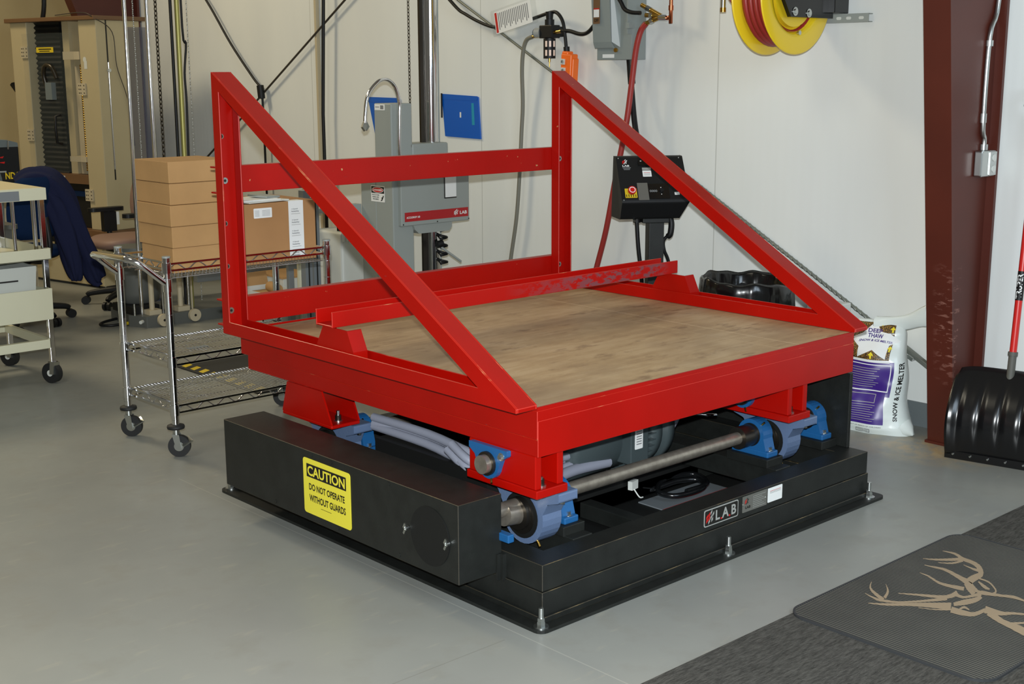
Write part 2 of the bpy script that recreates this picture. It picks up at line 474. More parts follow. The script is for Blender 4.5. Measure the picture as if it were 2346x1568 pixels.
def checker_logo(mb, O, X, Y, h, red, white, off=.0006):
    """chevron of small parallelogram checks in front of the lettering"""
    O = V(O); X = V(X); Y = V(Y); N = X.cross(Y)*off
    u = h/3.2
    cells = [(0, .55, red), (0.0, -.55, red), (1.05, 1.1, red), (1.05, 0.0, red), (2.1, 1.65, white), (2.1, .2, white), (3.15, 1.0, white), (1.05, -1.0, white), (2.6, -.6, white)]
    for cx, cy, mm in cells:
        pts = [(cx, cy), (cx+.85, cy+.75), (cx+.85, cy+1.6), (cx, cy+.85)]
        mb.poly([O+X*(a*u*.75)+Y*((b+1.0)*u*.85)+N for a, b in pts], mm)
    return mb
# ================================================================ the room
mb = MB(); mb.box(-9, 5.2, -7, 13, -.05, 0, m_floor); struct(mb, 'floor')
mb = MB(); mb.box(3.02, 3.14, -4, 9.1, 0, 6.2, m_wall); struct(mb, 'wall_right')
mb = MB(); mb.box(-9, 3.02, 9.0, 9.1, 0, 6.2, m_wall_back); struct(mb, 'wall_back')
mb = MB(); mb.box(3.006, 3.0198, -4, 9.0, 0, .118, m_base); struct(mb, 'baseboard_right')

# ---------------------------------------------------------------- steel columns (tapered I-sections)
def steel_column(y0, y1, slope, xb, label, panel=None):
    h = 5.5
    t = thing('steel_column', label, 'column', (2.9, (y0+y1)/2, 0))
    x0 = xb; x1 = xb-slope*h
    f = MB(); f.prism([(x0, y0, 0), (x0+.014, y0, 0), (x1+.014, y0, h), (x1, y0, h)], (0, y1-y0, 0), m_col); f.build('inner_flange', t)
    f = MB(); f.box(2.985, 3.0055, y0-.012, y1+.012, .0, h, m_col); f.build('outer_flange', t)
    ym = (y0+y1)/2-.035
    f = MB(); f.prism([(x0+.014, ym, 0), (2.985, ym, 0), (2.985, ym, h), (x1+.014, ym, h)], (0, .01, 0), m_col); f.build('web', t)
    f = MB(); f.box(x0-.01, 3.0, y0-.01, y1+.01, 0, .012, m_col); f.build('foot_plate', t)
    return t
steel_column(.184, .311, .134, 2.79, 'dark brown tapered steel column with scraped paint beside the black snow shovel')
t = thing('steel_column', 'dark brown steel column far back behind the beige testing machine', 'column', (2.9, 8.35, 0))
f = MB(); f.prism([(2.84, 8.31, 0), (2.86, 8.31, 0), (2.86, 8.31, 1.15), (2.40, 8.31, 2.36), (1.7, 8.31, 4.5), (1.68, 8.31, 4.5), (2.37, 8.31, 2.36), (2.84, 8.31, 1.1)], (0, .13, 0), m_col); f.build('inner_flange', t)
f = MB(); f.prism([(2.86, 8.36, 0), (2.985, 8.36, 0), (2.985, 8.36, 4.5), (1.7, 8.36, 4.5), (2.40, 8.36, 2.36), (2.86, 8.36, 1.15)], (0, .01, 0), m_col); f.build('web', t)
f = MB(); f.box(2.985, 3.0055, 8.3, 8.46, 0, 5.5, m_col); f.build('outer_flange', t)

# conduit and outlet box on the near column
t = thing('wall_outlet', 'galvanised outlet box and conduit fixed to the brown steel column', 'electrical outlet', (2.9, .2, 1.25))
f = MB(); f.tube([(2.975, .2, 2.6), (2.96, .2, 2.0), (2.902, .2, 1.84), (2.895, .2, 1.47), (2.915, .2, 1.40), (2.915, .2, 1.35)], .011, m_zinc, 10, smooth=5)
f.cyl((2.902, .2, 1.80), (2.9025, .2, 1.825), .017, m_zinc); f.cyl((2.893, .2, 1.47), (2.893, .2, 1.51), .015, m_zinc); f.cyl((2.915, .2, 1.35), (2.915, .2, 1.375), .018, m_zinc); f.build('conduit', t)
f = MB(); f.box(2.855, 2.985, .172, .212, 1.232, 1.348, m_zinc); f.build('outlet_box', t, .008, 3)
f = MB(); f.box(2.918, 2.978, .166, .174, 1.237, 1.343, m_zinc)
f.cyl((2.952, .163, 1.315), (2.952, .167, 1.315), .016, m_white_plastic); f.cyl((2.952, .163, 1.266), (2.952, .167, 1.266), .016, m_white_plastic)
f.build('cover_plate', t, .003)

# ================================================================ vibration table
T = thing('vibration_test_table', 'red-topped vibration test table with worn plywood deck on a black floor frame', 'test machine', (.967, .965, 0))
# base
f = MB()
f.rrect((0, 0, 0), UX, UY, 1.935, 1.93, .03, m_black_steel, .011); f.build('floor_plate', T)
f = MB()
o = [(.062, .058), (1.876, .058), (1.876, 1.872), (.062, 1.872)]
def ringxy(mb, x0, x1, y0, y1, w, z0, z1, m):
    mb.ring([(x0,y0,z0),(x1,y0,z0),(x1,y1,z0),(x0,y1,z0)], [(x0+w,y0+w,z0),(x1-w,y0+w,z0),(x1-w,y1-w,z0),(x0+w,y1-w,z0)], (0,0,z1-z0), m)
ringxy(f, .062, 1.876, .058, 1.872, .095, .108, .195, m_black_steel)
ringxy(f, .058, 1.880, .054, 1.876, .10, .011, .106, m_black_steel)
ringxy(f, .045, 1.893, .041, 1.889, .02, .011, .03, m_black_steel)
f.build('base_frame', T, .0015, 1, m_edge_dark)
f = MB()
for x in (.335, 1.437): f.box(x-.045, x+.045, .15, 1.78, .12, .2, m_black_steel)
f.box(.8, .86, .15, 1.78, .03, .09, m_black_steel)
f.box(.157, 1.78, .62, .70, .03, .10, m_black_steel)
f.build('cross_member', T, .003)
for (x, y) in ((.335, .29), (1.437, .29), (1.80, .29), (.335, 1.40), (1.437, 1.40), (1.80, 1.40)):
    MB().box(x-.05, x+.05, y-.1, y+.1, .195, .23, m_black_steel).build('bearing_pad', T, .003)
# anchor bolts
for (x, y) in ((.03, .03), (.955, .03), (1.862, .034), (.04, 1.9), (1.89, 1.89)):
    f = MB(); f.cyl((x, y, .011), (x, y, .015), .024, m_zinc); f.cyl((x, y, .015), (x, y, .030), .014, m_zinc, n=6, sm=False)
    f.cyl((x, y, .03), (x, y, .042), .0125, m_zinc, n=6, sm=False); f.cyl((x, y, .042), (x, y, .074), .0085, m_zinc, r1=.008); f.build('anchor_bolt', T)
# belt guard, left
f = MB(); f.box(-.12, .060, .245, 1.652, .124, .386, m_black_steel)
f.box(-.106, .061, 1.652, 1.662, .15, .36, m_black_steel)
f.build('belt_guard', T, .0015, 1, m_edge_dark)
f = MB(); f.cyl((-.1205, .385, .25), (-.1225, .385, .25), .098, m_black_dull, n=48)
f.build('guard_cover_disc', T)
for y, z in ((.497, .25), (.29, .252)):
    f = MB(); f.cyl((-.122, y, z), (-.135, y, z), .008, m_zinc, n=10)
    f.obox((-.136, y, z+.010), (.005, .008, .018), (0.5, 0, 0), m_zinc); f.obox((-.136, y, z-.010), (.005, .008, .018), (0.5, 0, 0), m_zinc); f.build('wing_nut', T)
for y, z in ((1.05, .372), (.93, .372), (.60, .372), (1.3, .14), (.9, .14), (.55, .14)):
    MB().cyl((-.1201, y, z), (-.1215, y, z), .007, m_black_steel, n=10).build('rivet', T)

# guard bracket on base corner
f = MB(); f.box(.048, .062, .225, .262, .1, .188, m_black_steel); f.box(.035, .05, .238, .243, .1, .188, m_black_steel)
f.cyl((.048, .25, .168), (.042, .25, .168), .007, m_zinc, n=12); f.build('guard_bracket', T)
# caution sign
f = MB(); O = V((-.1205, 1.103, .1525)); SX = V((0, -1, 0)); SY = UZ
f.rrect(O, SX, SY, .288, .205, .012, m_yellow_sign, .0012)
O2 = O+V((-.0013, 0, 0))
f.quad2(O2, SX, SY, .022, .263, .137, .186, m_black_ink)
f.text('CAUTION', O2+SX*.029+SY*.143, SX, SY, .228, .037, m_yellow_sign, .0012)
f.text('DO NOT OPERATE', O2+SX*.035+SY*.09, SX, SY, .218, .025, m_black_ink)
f.text('WITHOUT GUARDS', O2+SX*.035+SY*.048, SX, SY, .222, .026, m_black_ink)
f.quad2(O2, SX, SY, .105, .17, .033, .0345, m_black_ink)
f.build('caution_sign', T)
# right guard plate
f = MB(); f.box(1.858, 1.876, .143, 1.65, .195, .506, m_black_steel); f.build('side_guard', T, .003)
# LAB badge, nameplate and white label on the front beam
F = V((0, .0575, 0))
f = MB(); O = V((.846, .0575, .125)); f.rrect(O, UX, UZ, .192, .063, .008, m_silver, .0015)
f.rrect(O+V((.004, -.0016, .004)), UX, UZ, .184, .055, .006, m_black_ink, .0004)
checker_logo(f, O+V((.010, -.0024, .008)), UX, UZ, .046, m_estop, m_silver)
f.text('L A B', O+V((.062, -.0024, .014)), UX, UZ, .116, .038, m_silver)
f.box(O.x+.092, O.x+.098, O.y-.0034, O.y-.0024, O.z+.012, O.z+.018, m_estop); f.box(O.x+.138, O.x+.144, O.y-.0034, O.y-.0024, O.z+.012, O.z+.018, m_estop)
f.build('maker_badge', T)
f = MB(); O = V((1.063, .0575, .128)); f.rrect(O, UX, UZ, .145, .061, .003, m_plate, .0015)
checker_logo(f, O+V((.012, -.002, .027)), UX, UZ, .024, m_red_ink, m_black_ink)
f.text('LAB', O+V((.016, -.002, .012)), UX, UZ, .03, .01, m_black_ink)
for k in range(7): f.quad2(O+V((0, -.0016, 0)), UX, UZ, .06, .135-.01*(k % 3), .008+.007*k, .0095+.007*k, m_silver)
for x in (.005, .138): f.cyl(O+V((x, -.0015, .03)), O+V((x, -.004, .03)), .0035, m_zinc, n=8)
f.build('rating_plate', T)
f = MB(); O = V((1.214, .0575, .132)); f.rrect(O, UX, UZ, .088, .055, .003, m_white_paper, .0012)
for k in range(3): f.quad2(O+V((0, -.0013, 0)), UX, UZ, .012, .078, .042-.004*k, .0435-.004*k, m_red_ink if k == 0 else m_silver)
f.build('white_label', T)

# deck frame
f = MB()
ringxy(f, .098, 1.83, .119, 1.868, .075, .580, .672, m_red)
ringxy(f, .101, 1.818, .119, 1.823, .07, .523, .5785, m_red)
f.box(.099, 1.829, .1165, .1195, .523, .640, m_red)
f.box(.17, 1.76, .9, 1.0, .535, .66, m_red_plain); f.box(.5, .58, .19, 1.75, .535, .66, m_red_plain); f.box(1.3, 1.38, .19, 1.75, .535, .66, m_red_plain)
f.box(1.815, 1.8255, .1185, .16, .6, .675, m_red)
f.build('deck_frame', T, .002, 1, m_edge_red)
f = MB()
ringxy(f, .098, 1.83, .119, 1.868, .006, .672, .6845, m_red)
f.build('deck_edge_strip', T)
f = MB(); f.box(.1045, 1.8235, .1255, 1.835, .6725, .683, m_wood); f.build('plywood_deck', T)

# side frames: mitred channels, open side facing in
def side_frame(x0, outer_left, m):
    A = [(.105, .6845), (1.826, .6845), (1.826, 1.703), (.105, .698)]
    B = [(.285, .735), (1.775, .735), (1.775, 1.6265), (.287, .7375)]
    A2 = [(.125, .6905), (1.820, .6905), (1.820, 1.6925), (.125, .7015)]
    f = MB()
    P = lambda L, x: [(x, y, z) for y, z in L]
    xa, xb = x0, x0+.088
    f.ring(P(A, xa), P(B, xa), (.006, 0, 0), m)
    f.ring(P(A, xb-.006), P(B, xb-.006), (.006, 0, 0), m)
    f.ring(P(A, xa+.006), P(A2, xa+.006), (.076, 0, 0), m)
    return f.build('side_frame', T, .0018, 1, m_edge_red)
side_frame(-.003, True, m_red)
side_frame(1.814, False, m_red_worn)
# bolts on the posts
for x in (.026, 1.85):
    for z, kind in ((1.458, 0), (1.288, 1), (1.119, 0), (.95, 0), (.775, 1)):
        f = MB()
        if kind:
            f.cyl((x, 1.8205, z), (x, 1.806, z), .0125, m_zinc, n=16); f.cyl((x, 1.8062, z), (x, 1.8055, z), .006, m_black_ink, n=6)
            f.build('socket_bolt', T)
        else:
            f.cyl((x, 1.8204, z), (x, 1.8185, z), .0105, m_steel, n=16); f.cyl((x, 1.8186, z), (x, 1.818, z), .007, m_black_ink, n=12); f.build('bolt_hole', T)
# back rails
for z0, z1 in ((1.236, 1.342), (.712, .818)):
    f = MB(); f.box(.0, 1.903, 1.8265, 1.8325, z0, z1, m_red_worn); f.box(.0, 1.903, 1.8325, 1.872, z0, z0+.007, m_red_worn); f.box(.0, 1.903, 1.8325, 1.872, z1-.007, z1, m_red_worn)
    f.build('back_rail', T, .002)
# cradle channel across the deck and its brackets
f = MB(); f.box(-.003, 1.865, 1.065, 1.071, .812, .869, m_red_scuff); f.box(-.003, 1.865, 1.163, 1.169, .812, .869, m_red_scuff); f.box(-.003, 1.865, 1.0711, 1.1629, .812, .819, m_red_scuff)
f.build('cradle_channel', T, .002, 1, m_edge_red)
for x in (.006, 1.823):
    f = MB()
    f.prism([(x, .955, .695), (x, 1.178, .695), (x, 1.178, .74), (x, 1.137, .811), (x, .99, .811), (x, .955, .74)], (.006, 0, 0), m_red_plain)
    f.prism([(x+.006, .955, .695), (x+.006, .955, .74), (x+.006, .99, .811), (x+.006, .997, .811), (x+.006, .963, .74), (x+.006, .963, .695)], (.055, 0, 0), m_red_plain)
    f.prism([(x+.006, 1.178, .695), (x+.006, 1.170, .695), (x+.006, 1.170, .74), (x+.006, 1.130, .811), (x+.006, 1.137, .811), (x+.006, 1.178, .74)], (.055, 0, 0), m_red_plain)
    f.build('cradle_bracket', T, .002)

# under-deck supports at the near side
def near_support(x):
    f = MB()
    f.box(x, x+.137, .118, .455, .386, .4135, m_red_plain)
    f.box(x+.004, x+.030, .128, .445, .4135, .523, m_red_plain)
    f.box(x+.1, x+.126, .128, .445, .4135, .523, m_red_plain)
    f.box(x+.03, x+.1, .26, .272, .4135, .523, m_red_plain)
    f.build('deck_support', T, .003)
    f = MB(); f.cyl((x+.052, .155, .4135), (x+.052, .155, .418), .018, m_zinc); f.cyl((x+.052, .155, .418), (x+.052, .155, .437), .012, m_darksteel); f.cyl((x+.052, .155, .437), (x+.052, .155, .444), .008, m_zinc); f.build('support_bolt', T)
near_support(.095); near_support(1.415)
# far-side bent brackets
def far_support(x):
    f = MB(); y0, y1 = 1.235, 1.57
    def wall(xo, xi, tp):
        f.prism([(xo, y0, .40), (xo, y1, .40), (xo+tp, y1-.04, .523), (xo+tp, y0+.06, .523)], (xi-xo, 0, 0), m_red_plain)
    wall(x, x+.007, 0); wall(x+.125, x+.132, 0)
    f.box(x, x+.132, y0, y1, .386, .40, m_red_plain)
    f.build('deck_support', T, .004)
    f = MB(); f.cyl((x+.066, y0+.05, .40), (x+.066, y0+.05, .404), .018, m_zinc); f.cyl((x+.066, y0+.05, .404), (x+.066, y0+.05, .423), .012, m_darksteel); f.cyl((x+.066, y0+.05, .423), (x+.066, y0+.05, .44), .007, m_zinc); f.build('support_bolt', T)
far_support(.095); far_support(1.43)

# bearings
def pillow_block(x, y, z, m, r=.062, flip=1, w=.058):
    """foot-mounted bearing housing, shaft along X"""
    f = MB(); b = z-.08*flip
    n = 18
    pts = []
    for k in range(n+1):
        a = PI*(1-k/n); pts.append((x-w/2, y-math.cos(PI-a)*r*1.0, z+math.sin(a)*r*flip))
    pts = [(x-w/2, y-.075, b+.022*flip)] + [(x-w/2, y-math.cos(math.radians(t))*r, z+math.sin(math.radians(t))*r*flip) for t in range(-8, 189, 14)] + [(x-w/2, y+.075, b+.022*flip)]
    if flip < 0: pts = pts[::-1]
    f.prism(pts[::-1], (w, 0, 0), m)
    f.box(x-w/2-.004, x+w/2+.004, y-.088, y+.088, min(b, b+.024*flip), max(b, b+.024*flip), m)
    hb = f.build('bearing_housing', T, .005, 2)
    g = MB(); g.cyl((x-w/2-.006, y, z), (x+w/2+.006, y, z), r*.74, m_darksteel, n=28); g.cyl((x-w/2-.009, y, z), (x+w/2+.009, y, z), r*.55, m_steel, n=28); g.build('bearing_insert', hb)
    for s in (-1, 1): MB().bolt((x, y+s*.072, b+.024*flip), (0, 0, flip), .009, m_zinc, .012).build('mounting_bolt', hb)
    g = MB(); g.cyl((x-w*.3, y-r*.72, z-r*.72*flip if flip < 0 else z+r*.72), (x-w*.3, y-r*.9, z+r*.9), .004, m_brass, n=8); g.build('grease_nipple', hb)
SY_, SZ_ = .29, .31
for x in (.335, 1.437, 1.80): pillow_block(x, SY_, SZ_, m_blue_cast)
for x in (.335, 1.437, 1.80): pillow_block(x, 1.40, SZ_, m_blue_cast)
f = MB(); f.box(.050, .076, .202, .262, .23, .257, m_blue_cast); f.build('bearing_foot', T, .003)
# hanging eccentric bearings
def eccentric(x, y):
    f = MB(); r = .098; z = .272; w = .085
    pts = [(x-w/2, y-.17, .382), (x-w/2, y-.17, .35)] + [(x-w/2, y-.12, .335)] + [(x-w/2, y-math.cos(math.radians(t))*r, z-math.sin(math.radians(t))*r) for t in range(-12, 193, 12)] + [(x-w/2, y+.12, .335), (x-w/2, y+.17, .35), (x-w/2, y+.17, .382)]
    f.prism(pts, (w, 0, 0), m_grey_cast);
    hb = f.build('eccentric_housing', T, .006, 2)
    g = MB()
    for sx in (-1, 1):
        xx = x+sx*w/2
        g.cyl((xx-.004, y, z), (xx+sx*.006, y, z), .078, m_black_dull, n=32); g.cyl((xx, y, z), (xx+sx*.012, y, z), .062, m_darksteel, n=32); g.cyl((xx, y, z+.01), (xx-(.085 if sx < 0 else -.03), y, z+.02), .038, m_steel, n=28); g.cyl((xx, y, z+.01), (xx-(.03 if sx < 0 else -.02), y, z+.01), .055, m_darksteel, n=28)
    g.build('eccentric_bushing', hb)
    g = MB(); g.bolt((x, y-.145, .35), (0, 0, -1), .009, m_zinc, .012); g.build('mounting_bolt', hb); g = MB(); g.cyl((x-.02, y-.05, z-.085), (x-.022, y-.062, z-.100), .005, m_brass, n=8); g.build('grease_nipple', hb)
eccentric(.235, SY_+.0); eccentric(1.56, SY_+.0); eccentric(.235, 1.40); eccentric(1.56, 1.40)
# grey spacer plate under the right support
# blue flange bearings on the supports
for x, y in ((.099, .334), (1.419, .334)):
    f = MB(); z = .462; n = 22
    pts = [(x, y-.092, z+.058), (x, y-.092, z+.038), (x, y-.064, z+.020)]
    for k in range(11):
        a = math.radians(-10-k*16); pts.append((x, y-math.cos(a)*.052, z+math.sin(a)*.052))
    pts += [(x, y+.064, z+.020), (x, y+.092, z+.038), (x, y+.092, z+.058)]
    pts = pts[::-1]
    f.prism(pts[::-1], (-.018, 0, 0), m_blue_cast); hb = f.build('flange_bearing', T, .004, 2)
    g = MB(); g.cyl((x-.017, y, z), (x-.028, y, z), .040, m_darksteel, n=28); g.cyl((x-.02, y, z), (x-.048, y, z), .031, m_steel, n=28); g.build('shaft_end', hb)
    g = MB(); g.bolt((x-.018, y-.066, z+.035), (-1, 0, 0), .008, m_zinc); g.build('mounting_bolt', hb); g = MB(); g.cyl((x-.02, y-.02, z-.048), (x-.028, y-.030, z-.058), .004, m_brass, n=8); g.build('grease_nipple', hb)
# shafts
for y in (SY_, 1.40):
    f = MB(); f.cyl((.06, y, SZ_), (1.835, y, SZ_), .0245, m_steel, n=32, caps=True)
    f.cyl((1.325, y, SZ_), (1.405, y, SZ_), .043, m_darksteel, n=32)
    f.build('drive_shaft', T)

# motor and fittings inside the base
f = MB()
f.lathe([(.05, 0), (.13, .004), (.15, .03), (.15, .33), (.14, .34)], (.74, .74, .30), (1, 0, 0), m_motor, n=36)
for k in range(20):
    a = PI+k*PI/19
    f.obox((1.12, .74+math.cos(a)*.153, .30+math.sin(a)*.153), (.13, .004, .016), (a-PI/2, 0, 0), m_motor)
mo = f.build('motor', T)
f = MB(); f.box(1.0, 1.10, .545, .62, .21, .40, m_motor)
f.rrect((1.02, .5445, .27), UX, UZ, .045, .095, .004, m_white_paper, .001); f.quad2((1.02, .5434, .27), UX, UZ, .002, .043, .08, .093, m_orange)
for k in range(6): f.quad2((1.02, .5434, .27), UX, UZ, .008, .038, .018+.01*k, .022+.01*k, m_ink)
f.build('terminal_box', mo, .004)
f = MB(); f.lathe([(.13, 0), (.158, .01), (.162, .05), (.14, .06), (.14, .07), (.166, .075), (.166, .12), (.1, .13)], (1.17, .74, .30), (1, 0, 0), m_motor, n=36); f.build('fan_cowl', mo)
f = MB(); f.box(.74, 1.5, .62, .95, .03, .15, m_black_dull); f.build('motor_mount', T, .003)
f = MB()
for dy, dz in ((0, 0), (.035, .01), (.01, .035)):
    f.tube([(.26, .72+dy, .37+dz), (.26, .62+dy, .33+dz), (.35, .60+dy, .29+dz), (.7, .62+dy, .25+dz), (1.0, .66+dy, .24+dz)], .016, m_grey_conduit, 8, smooth=5)
    f.tube([(.28, 1.22, .37+dz), (.285+dy, .9, .365+dz), (.29+dy, .6, .34+dz), (.5, .6, .32)], .017, m_grey_conduit, 8, smooth=5)
f.tube([(.40, .52, .24), (.52, .58, .33), (.62, .66, .42), (.70, .74, .5)], .020, m_grey_conduit, 10, smooth=6)
f.tube([(.36, .50, .27), (.55, .56, .24), (.75, .60, .235), (.95, .62, .22)], .022, m_grey_conduit, 10, smooth=6)
f.build('flexible_conduit', T)
f = MB(); f.tube([(1.42, .7, .40), (1.43, .66, .36), (1.46, .66, .345), (1.47, .7, .33)], .018, m_zinc, 10, smooth=5); f.tube([(1.28, .62, .25), (1.4, .66, .31), (1.45, .7, .34)], .016, m_grey_conduit, 8, smooth=5); f.tube([(1.44, .62, .325), (1.49, .57, .318), (1.53, .56, .312)], .008, m_chrome, 8, smooth=4); f.build('air_fitting', T)
f = MB()
f.tube([(1.15, .68, .03), (1.22, .62, .05), (1.35, .60, .06), (1.42, .55, .06), (1.36, .48, .055), (1.22, .5, .05), (1.2, .58, .055), (1.3, .63, .07), (1.44, .6, .07), (1.41, .5, .06), (1.27, .49, .06)], .011, m_black_gloss, 8, smooth=6)
f.tube([(1.0, .72, .26), (1.02, .68, .14), (1.08, .66, .09), (1.2, .6, .06)], .003, m_black_gloss, 6, smooth=6); f.tube([(1.14, .72, .28), (1.16, .68, .16), (1.18, .63, .08)], .003, m_grey_conduit, 6, smooth=6)
f.obox((1.075, .60, .105), (.045, .02, .035), (0, 0, .2), m_white_plastic); f.tube([(1.07, .59, .09), (1.08, .57, .06), (1.1, .57, .055)], .003, m_white_plastic, 6, smooth=4)
f.build('cable_coil', T)
f = MB(); f.box(1.13, 1.53, .49, .62, .0115, .016, m_silver_tape); f.box(1.13, 1.53, .475, .49, .0115, .017, m_red_ink); f.build('drip_tray', T)
f = MB(); f.box(.157, 1.78, .155, 1.775, .0112, .0116, m_black_dull); f.build('base_pan', T)
# grey box bundle behind left guard
f = MB(); f.box(.24, .36, .52, 1.16, .2, .345, m_black_dull); f.build('wiring_tray', T)

# ================================================================ things on and along the right wall
# blue folders
def folder(y0, y1, zt0, zt1, zb1, zb0, yb0, yb1, label, pen):
    t = thing('wall_folder', label, 'folder', (3.018, (y0+y1)/2, zb0), group='blue plastic folders pinned to the white wall')
    x = 3.008
    f = MB(); f.prism([(x, y0, zt0), (x, yb0, zb0), (x, yb1, zb1), (x, y1, zt1)], (.010, 0, 0), m_blue_folder); f.build('cover', t, .001)
    f = MB(); f.prism([(x-.002, y0+.004, zt0+.006), (x-.002, y0+.004, zt0-.03), (x-.002, y1+.01, zt1-.025), (x-.002, y1, zt1+.004)], (.0018, 0, 0), m_blue_folder); f.build('flap', t)
    if pen:
        f = MB(); f.poly([(x-.0008, 3.92, 1.44), (x-.0008, 3.92, 1.405), (x-.0008, 3.905, 1.405), (x-.0008, 3.905, 1.44)], m_white_paper); f.build('label', t)
        f = MB(); f.prism([(x-.003, 3.80, 1.50), (x-.003, 3.795, 1.36), (x-.003, 3.770, 1.36), (x-.003, 3.778, 1.50)], (.002, 0, 0), m_teal); f.build('card', t)
        f = MB(); f.cyl((x-.006, 4.098, 1.56), (x-.006, 4.098, 1.40), .006, m_black_plastic); f.build('pen', t)
    return t
folder(4.104, 3.738, 1.551, 1.540, 1.271, 1.279, 4.074, 3.716, 'whole blue plastic folder pinned to the white wall right of the chrome mast', True)
folder(4.929, 4.565, 1.521, 1.519, 1.25, 1.25, 4.85, 4.54, 'blue plastic folder mostly hidden behind the tall grey column', False)

# galvanised brace rope of the wall bay
f = MB()
f.tube([(2.985, 4.6, 2.52), (2.985, 2.2, 1.262)], .0085, m_wire_cable, 8)
pts = []; N = 160
for k in range(N+1):
    t_ = k/N; pts.append((2.985, 2.2+(.62-2.2)*t_, 1.262+(.41-1.262)*t_))
f.tube(pts, .0085, m_wire_cable, 8)
for ph in (0, PI):
    hp = []
    for k in range(N+1):
        t_ = k/N; a = t_*2*PI*26+ph
        hp.append((2.985+.007*math.cos(a), 2.2+(.62-2.2)*t_+.004*math.sin(a), 1.262+(.41-1.262)*t_+.007*math.sin(a)))
    f.tube(hp, .006, m_wire_cable, 6)
br = f.build('brace_cable'); recenter(br); tag(br, 'galvanised bracing rope running down the white wall to behind the salt sack', 'cable')
t = thing('turnbuckle', 'grey turnbuckle rod joining the wall brace rope behind the salt sack', 'turnbuckle', (2.985, .5, .3))
f = MB(); f.bar((2.985, .62, .41), (2.985, .36, .265), .022, .03, m_wire_cable, up=(1, 0, 0)); f.build('body', t, .003)
f = MB(); f.bar((2.97, .535, .353), (2.97, .505, .337), .016, .05, m_zinc, up=(1, 0, 0)); f.build('lock_nut', t)
f = MB(); f.tube([(2.985, 5.0, 2.285), (2.985, 6.9, 1.175), (2.985, 7.5, .83)], .008, m_wire_dark, 8)
o = f.build('brace_cable'); recenter(o); tag(o, 'thin dark bracing rope slanting down the wall behind the left red post', 'cable')
f = MB(); f.tube([(2.975, 7.5, 2.62), (2.975, 7.073, 2.282), (2.975, 6.715, 1.927), (2.975, 6.40, 1.66), (2.975, 6.29, 1.58), (2.975, 6.275, 1.50), (2.975, 6.27, 1.2), (2.975, 6.27, .5)], .0095, m_black_plastic, 8, smooth=6)
f.cyl((2.965, 6.285, 1.60), (2.965, 6.27, 1.50), .028, m_black_plastic, n=10)
o = f.build('power_cord'); recenter(o); tag(o, 'black cord drooping from the ceiling and tied to the crossing brace rope', 'cord')
f = MB(); f.tube([(2.95, 5.36, 3.2), (2.95, 5.36, 2.2), (2.95, 5.41, 1.4), (2.95, 5.41, .3)], .013, m_black_plastic, 8)
o = f.build('power_cord'); recenter(o); tag(o, 'thick black cord hanging straight down the wall left of the grey column', 'cord')
f = MB(); f.box(2.99, 3.018, 5.52, 5.545, 0, 3.2, m_beige2); o = single(f, 'wall_strip', 'thin beige vertical strip on the wall beside the straight black cord', 'trim')
# black machine cable drooping across the upper wall with a tag
f = MB(); f.tube([(2.95, 4.5, 2.62), (2.95, 3.94, 2.153), (2.95, 3.77, 2.052), (2.95, 3.56, 1.979), (2.955, 3.453, 1.972), (2.962, 3.30, 1.985), (2.97, 3.151, 2.018), (2.955, 3.008, 2.042), (2.93, 2.93, 2.035), (2.925, 2.879, 1.985), (2.925, 2.858, 1.897), (2.925, 2.845, 1.80)], .0105, m_black_plastic, 8, smooth=7)
f.cyl((2.925, 2.847, 1.84), (2.925, 2.842, 1.785), .018, m_black_plastic, n=12)
o = f.build('power_cord'); recenter(o); tag(o, 'black cord sagging across the upper wall down to the orange pendant', 'cord')
t = thing('warning_tag', 'white paper warning tag with red heading tied to the sagging black cord', 'tag', (2.962, 3.31, 1.93))
a = V((0, -.962, .19)).normalized(); b = V((0, .19, .962)).normalized(); O = V((2.938, 3.475, 1.925))
f = MB(); f.rrect(O, a, b, .335, .135, .008, m_white_paper, .001); 
f.quad2(O+V((-.0012, 0, 0)), a, b, .006, .026, .006, .128, m_red_ink)
for k in range(17): f.quad2(O+V((-.0012, 0, 0)), a, b, .036+.0165*k, .043+.0165*k, .02+.012*(k % 3), .122, m_ink)
f.build('card', t)
f = MB(); f.rrect(O+a*(-.03)+b*(-.012)+V((.0002, 0, 0)), a, b, .41, .16, .01, m_clear, .0006); f.build('sleeve', t)

# orange pendant control
t = thing('pendant_control', 'orange push-button pendant control hanging on its black cord', 'pendant control', (2.925, 2.82, 1.6))
R = Euler((math.radians(4), 0, 0)).to_matrix()
f = MB(); f.obox((2.925, 2.826, 1.715), (.06, .085, .17), R, m_orange); f.obox((2.925, 2.838, 1.79), (.05, .05, .05), R, m_orange); f.obox((2.93, 2.80, 1.70), (.05, .05, .15), R, m_orange); f.build('housing', t, .008, 3)
for k, z in enumerate((1.755, 1.705, 1.655)):
    f = MB(); y = 2.842-.004*k; f.obox((2.892, y+.002, z), (.008, .032, .032), R, m_white_plastic); f.cyl((2.889, y+.002, z), (2.884, y+.002, z), .011, m_silver, n=16); f.obox((2.8835, y+.002, z), (.001, .004, .012), R, m_black_ink); f.build('push_button', t)

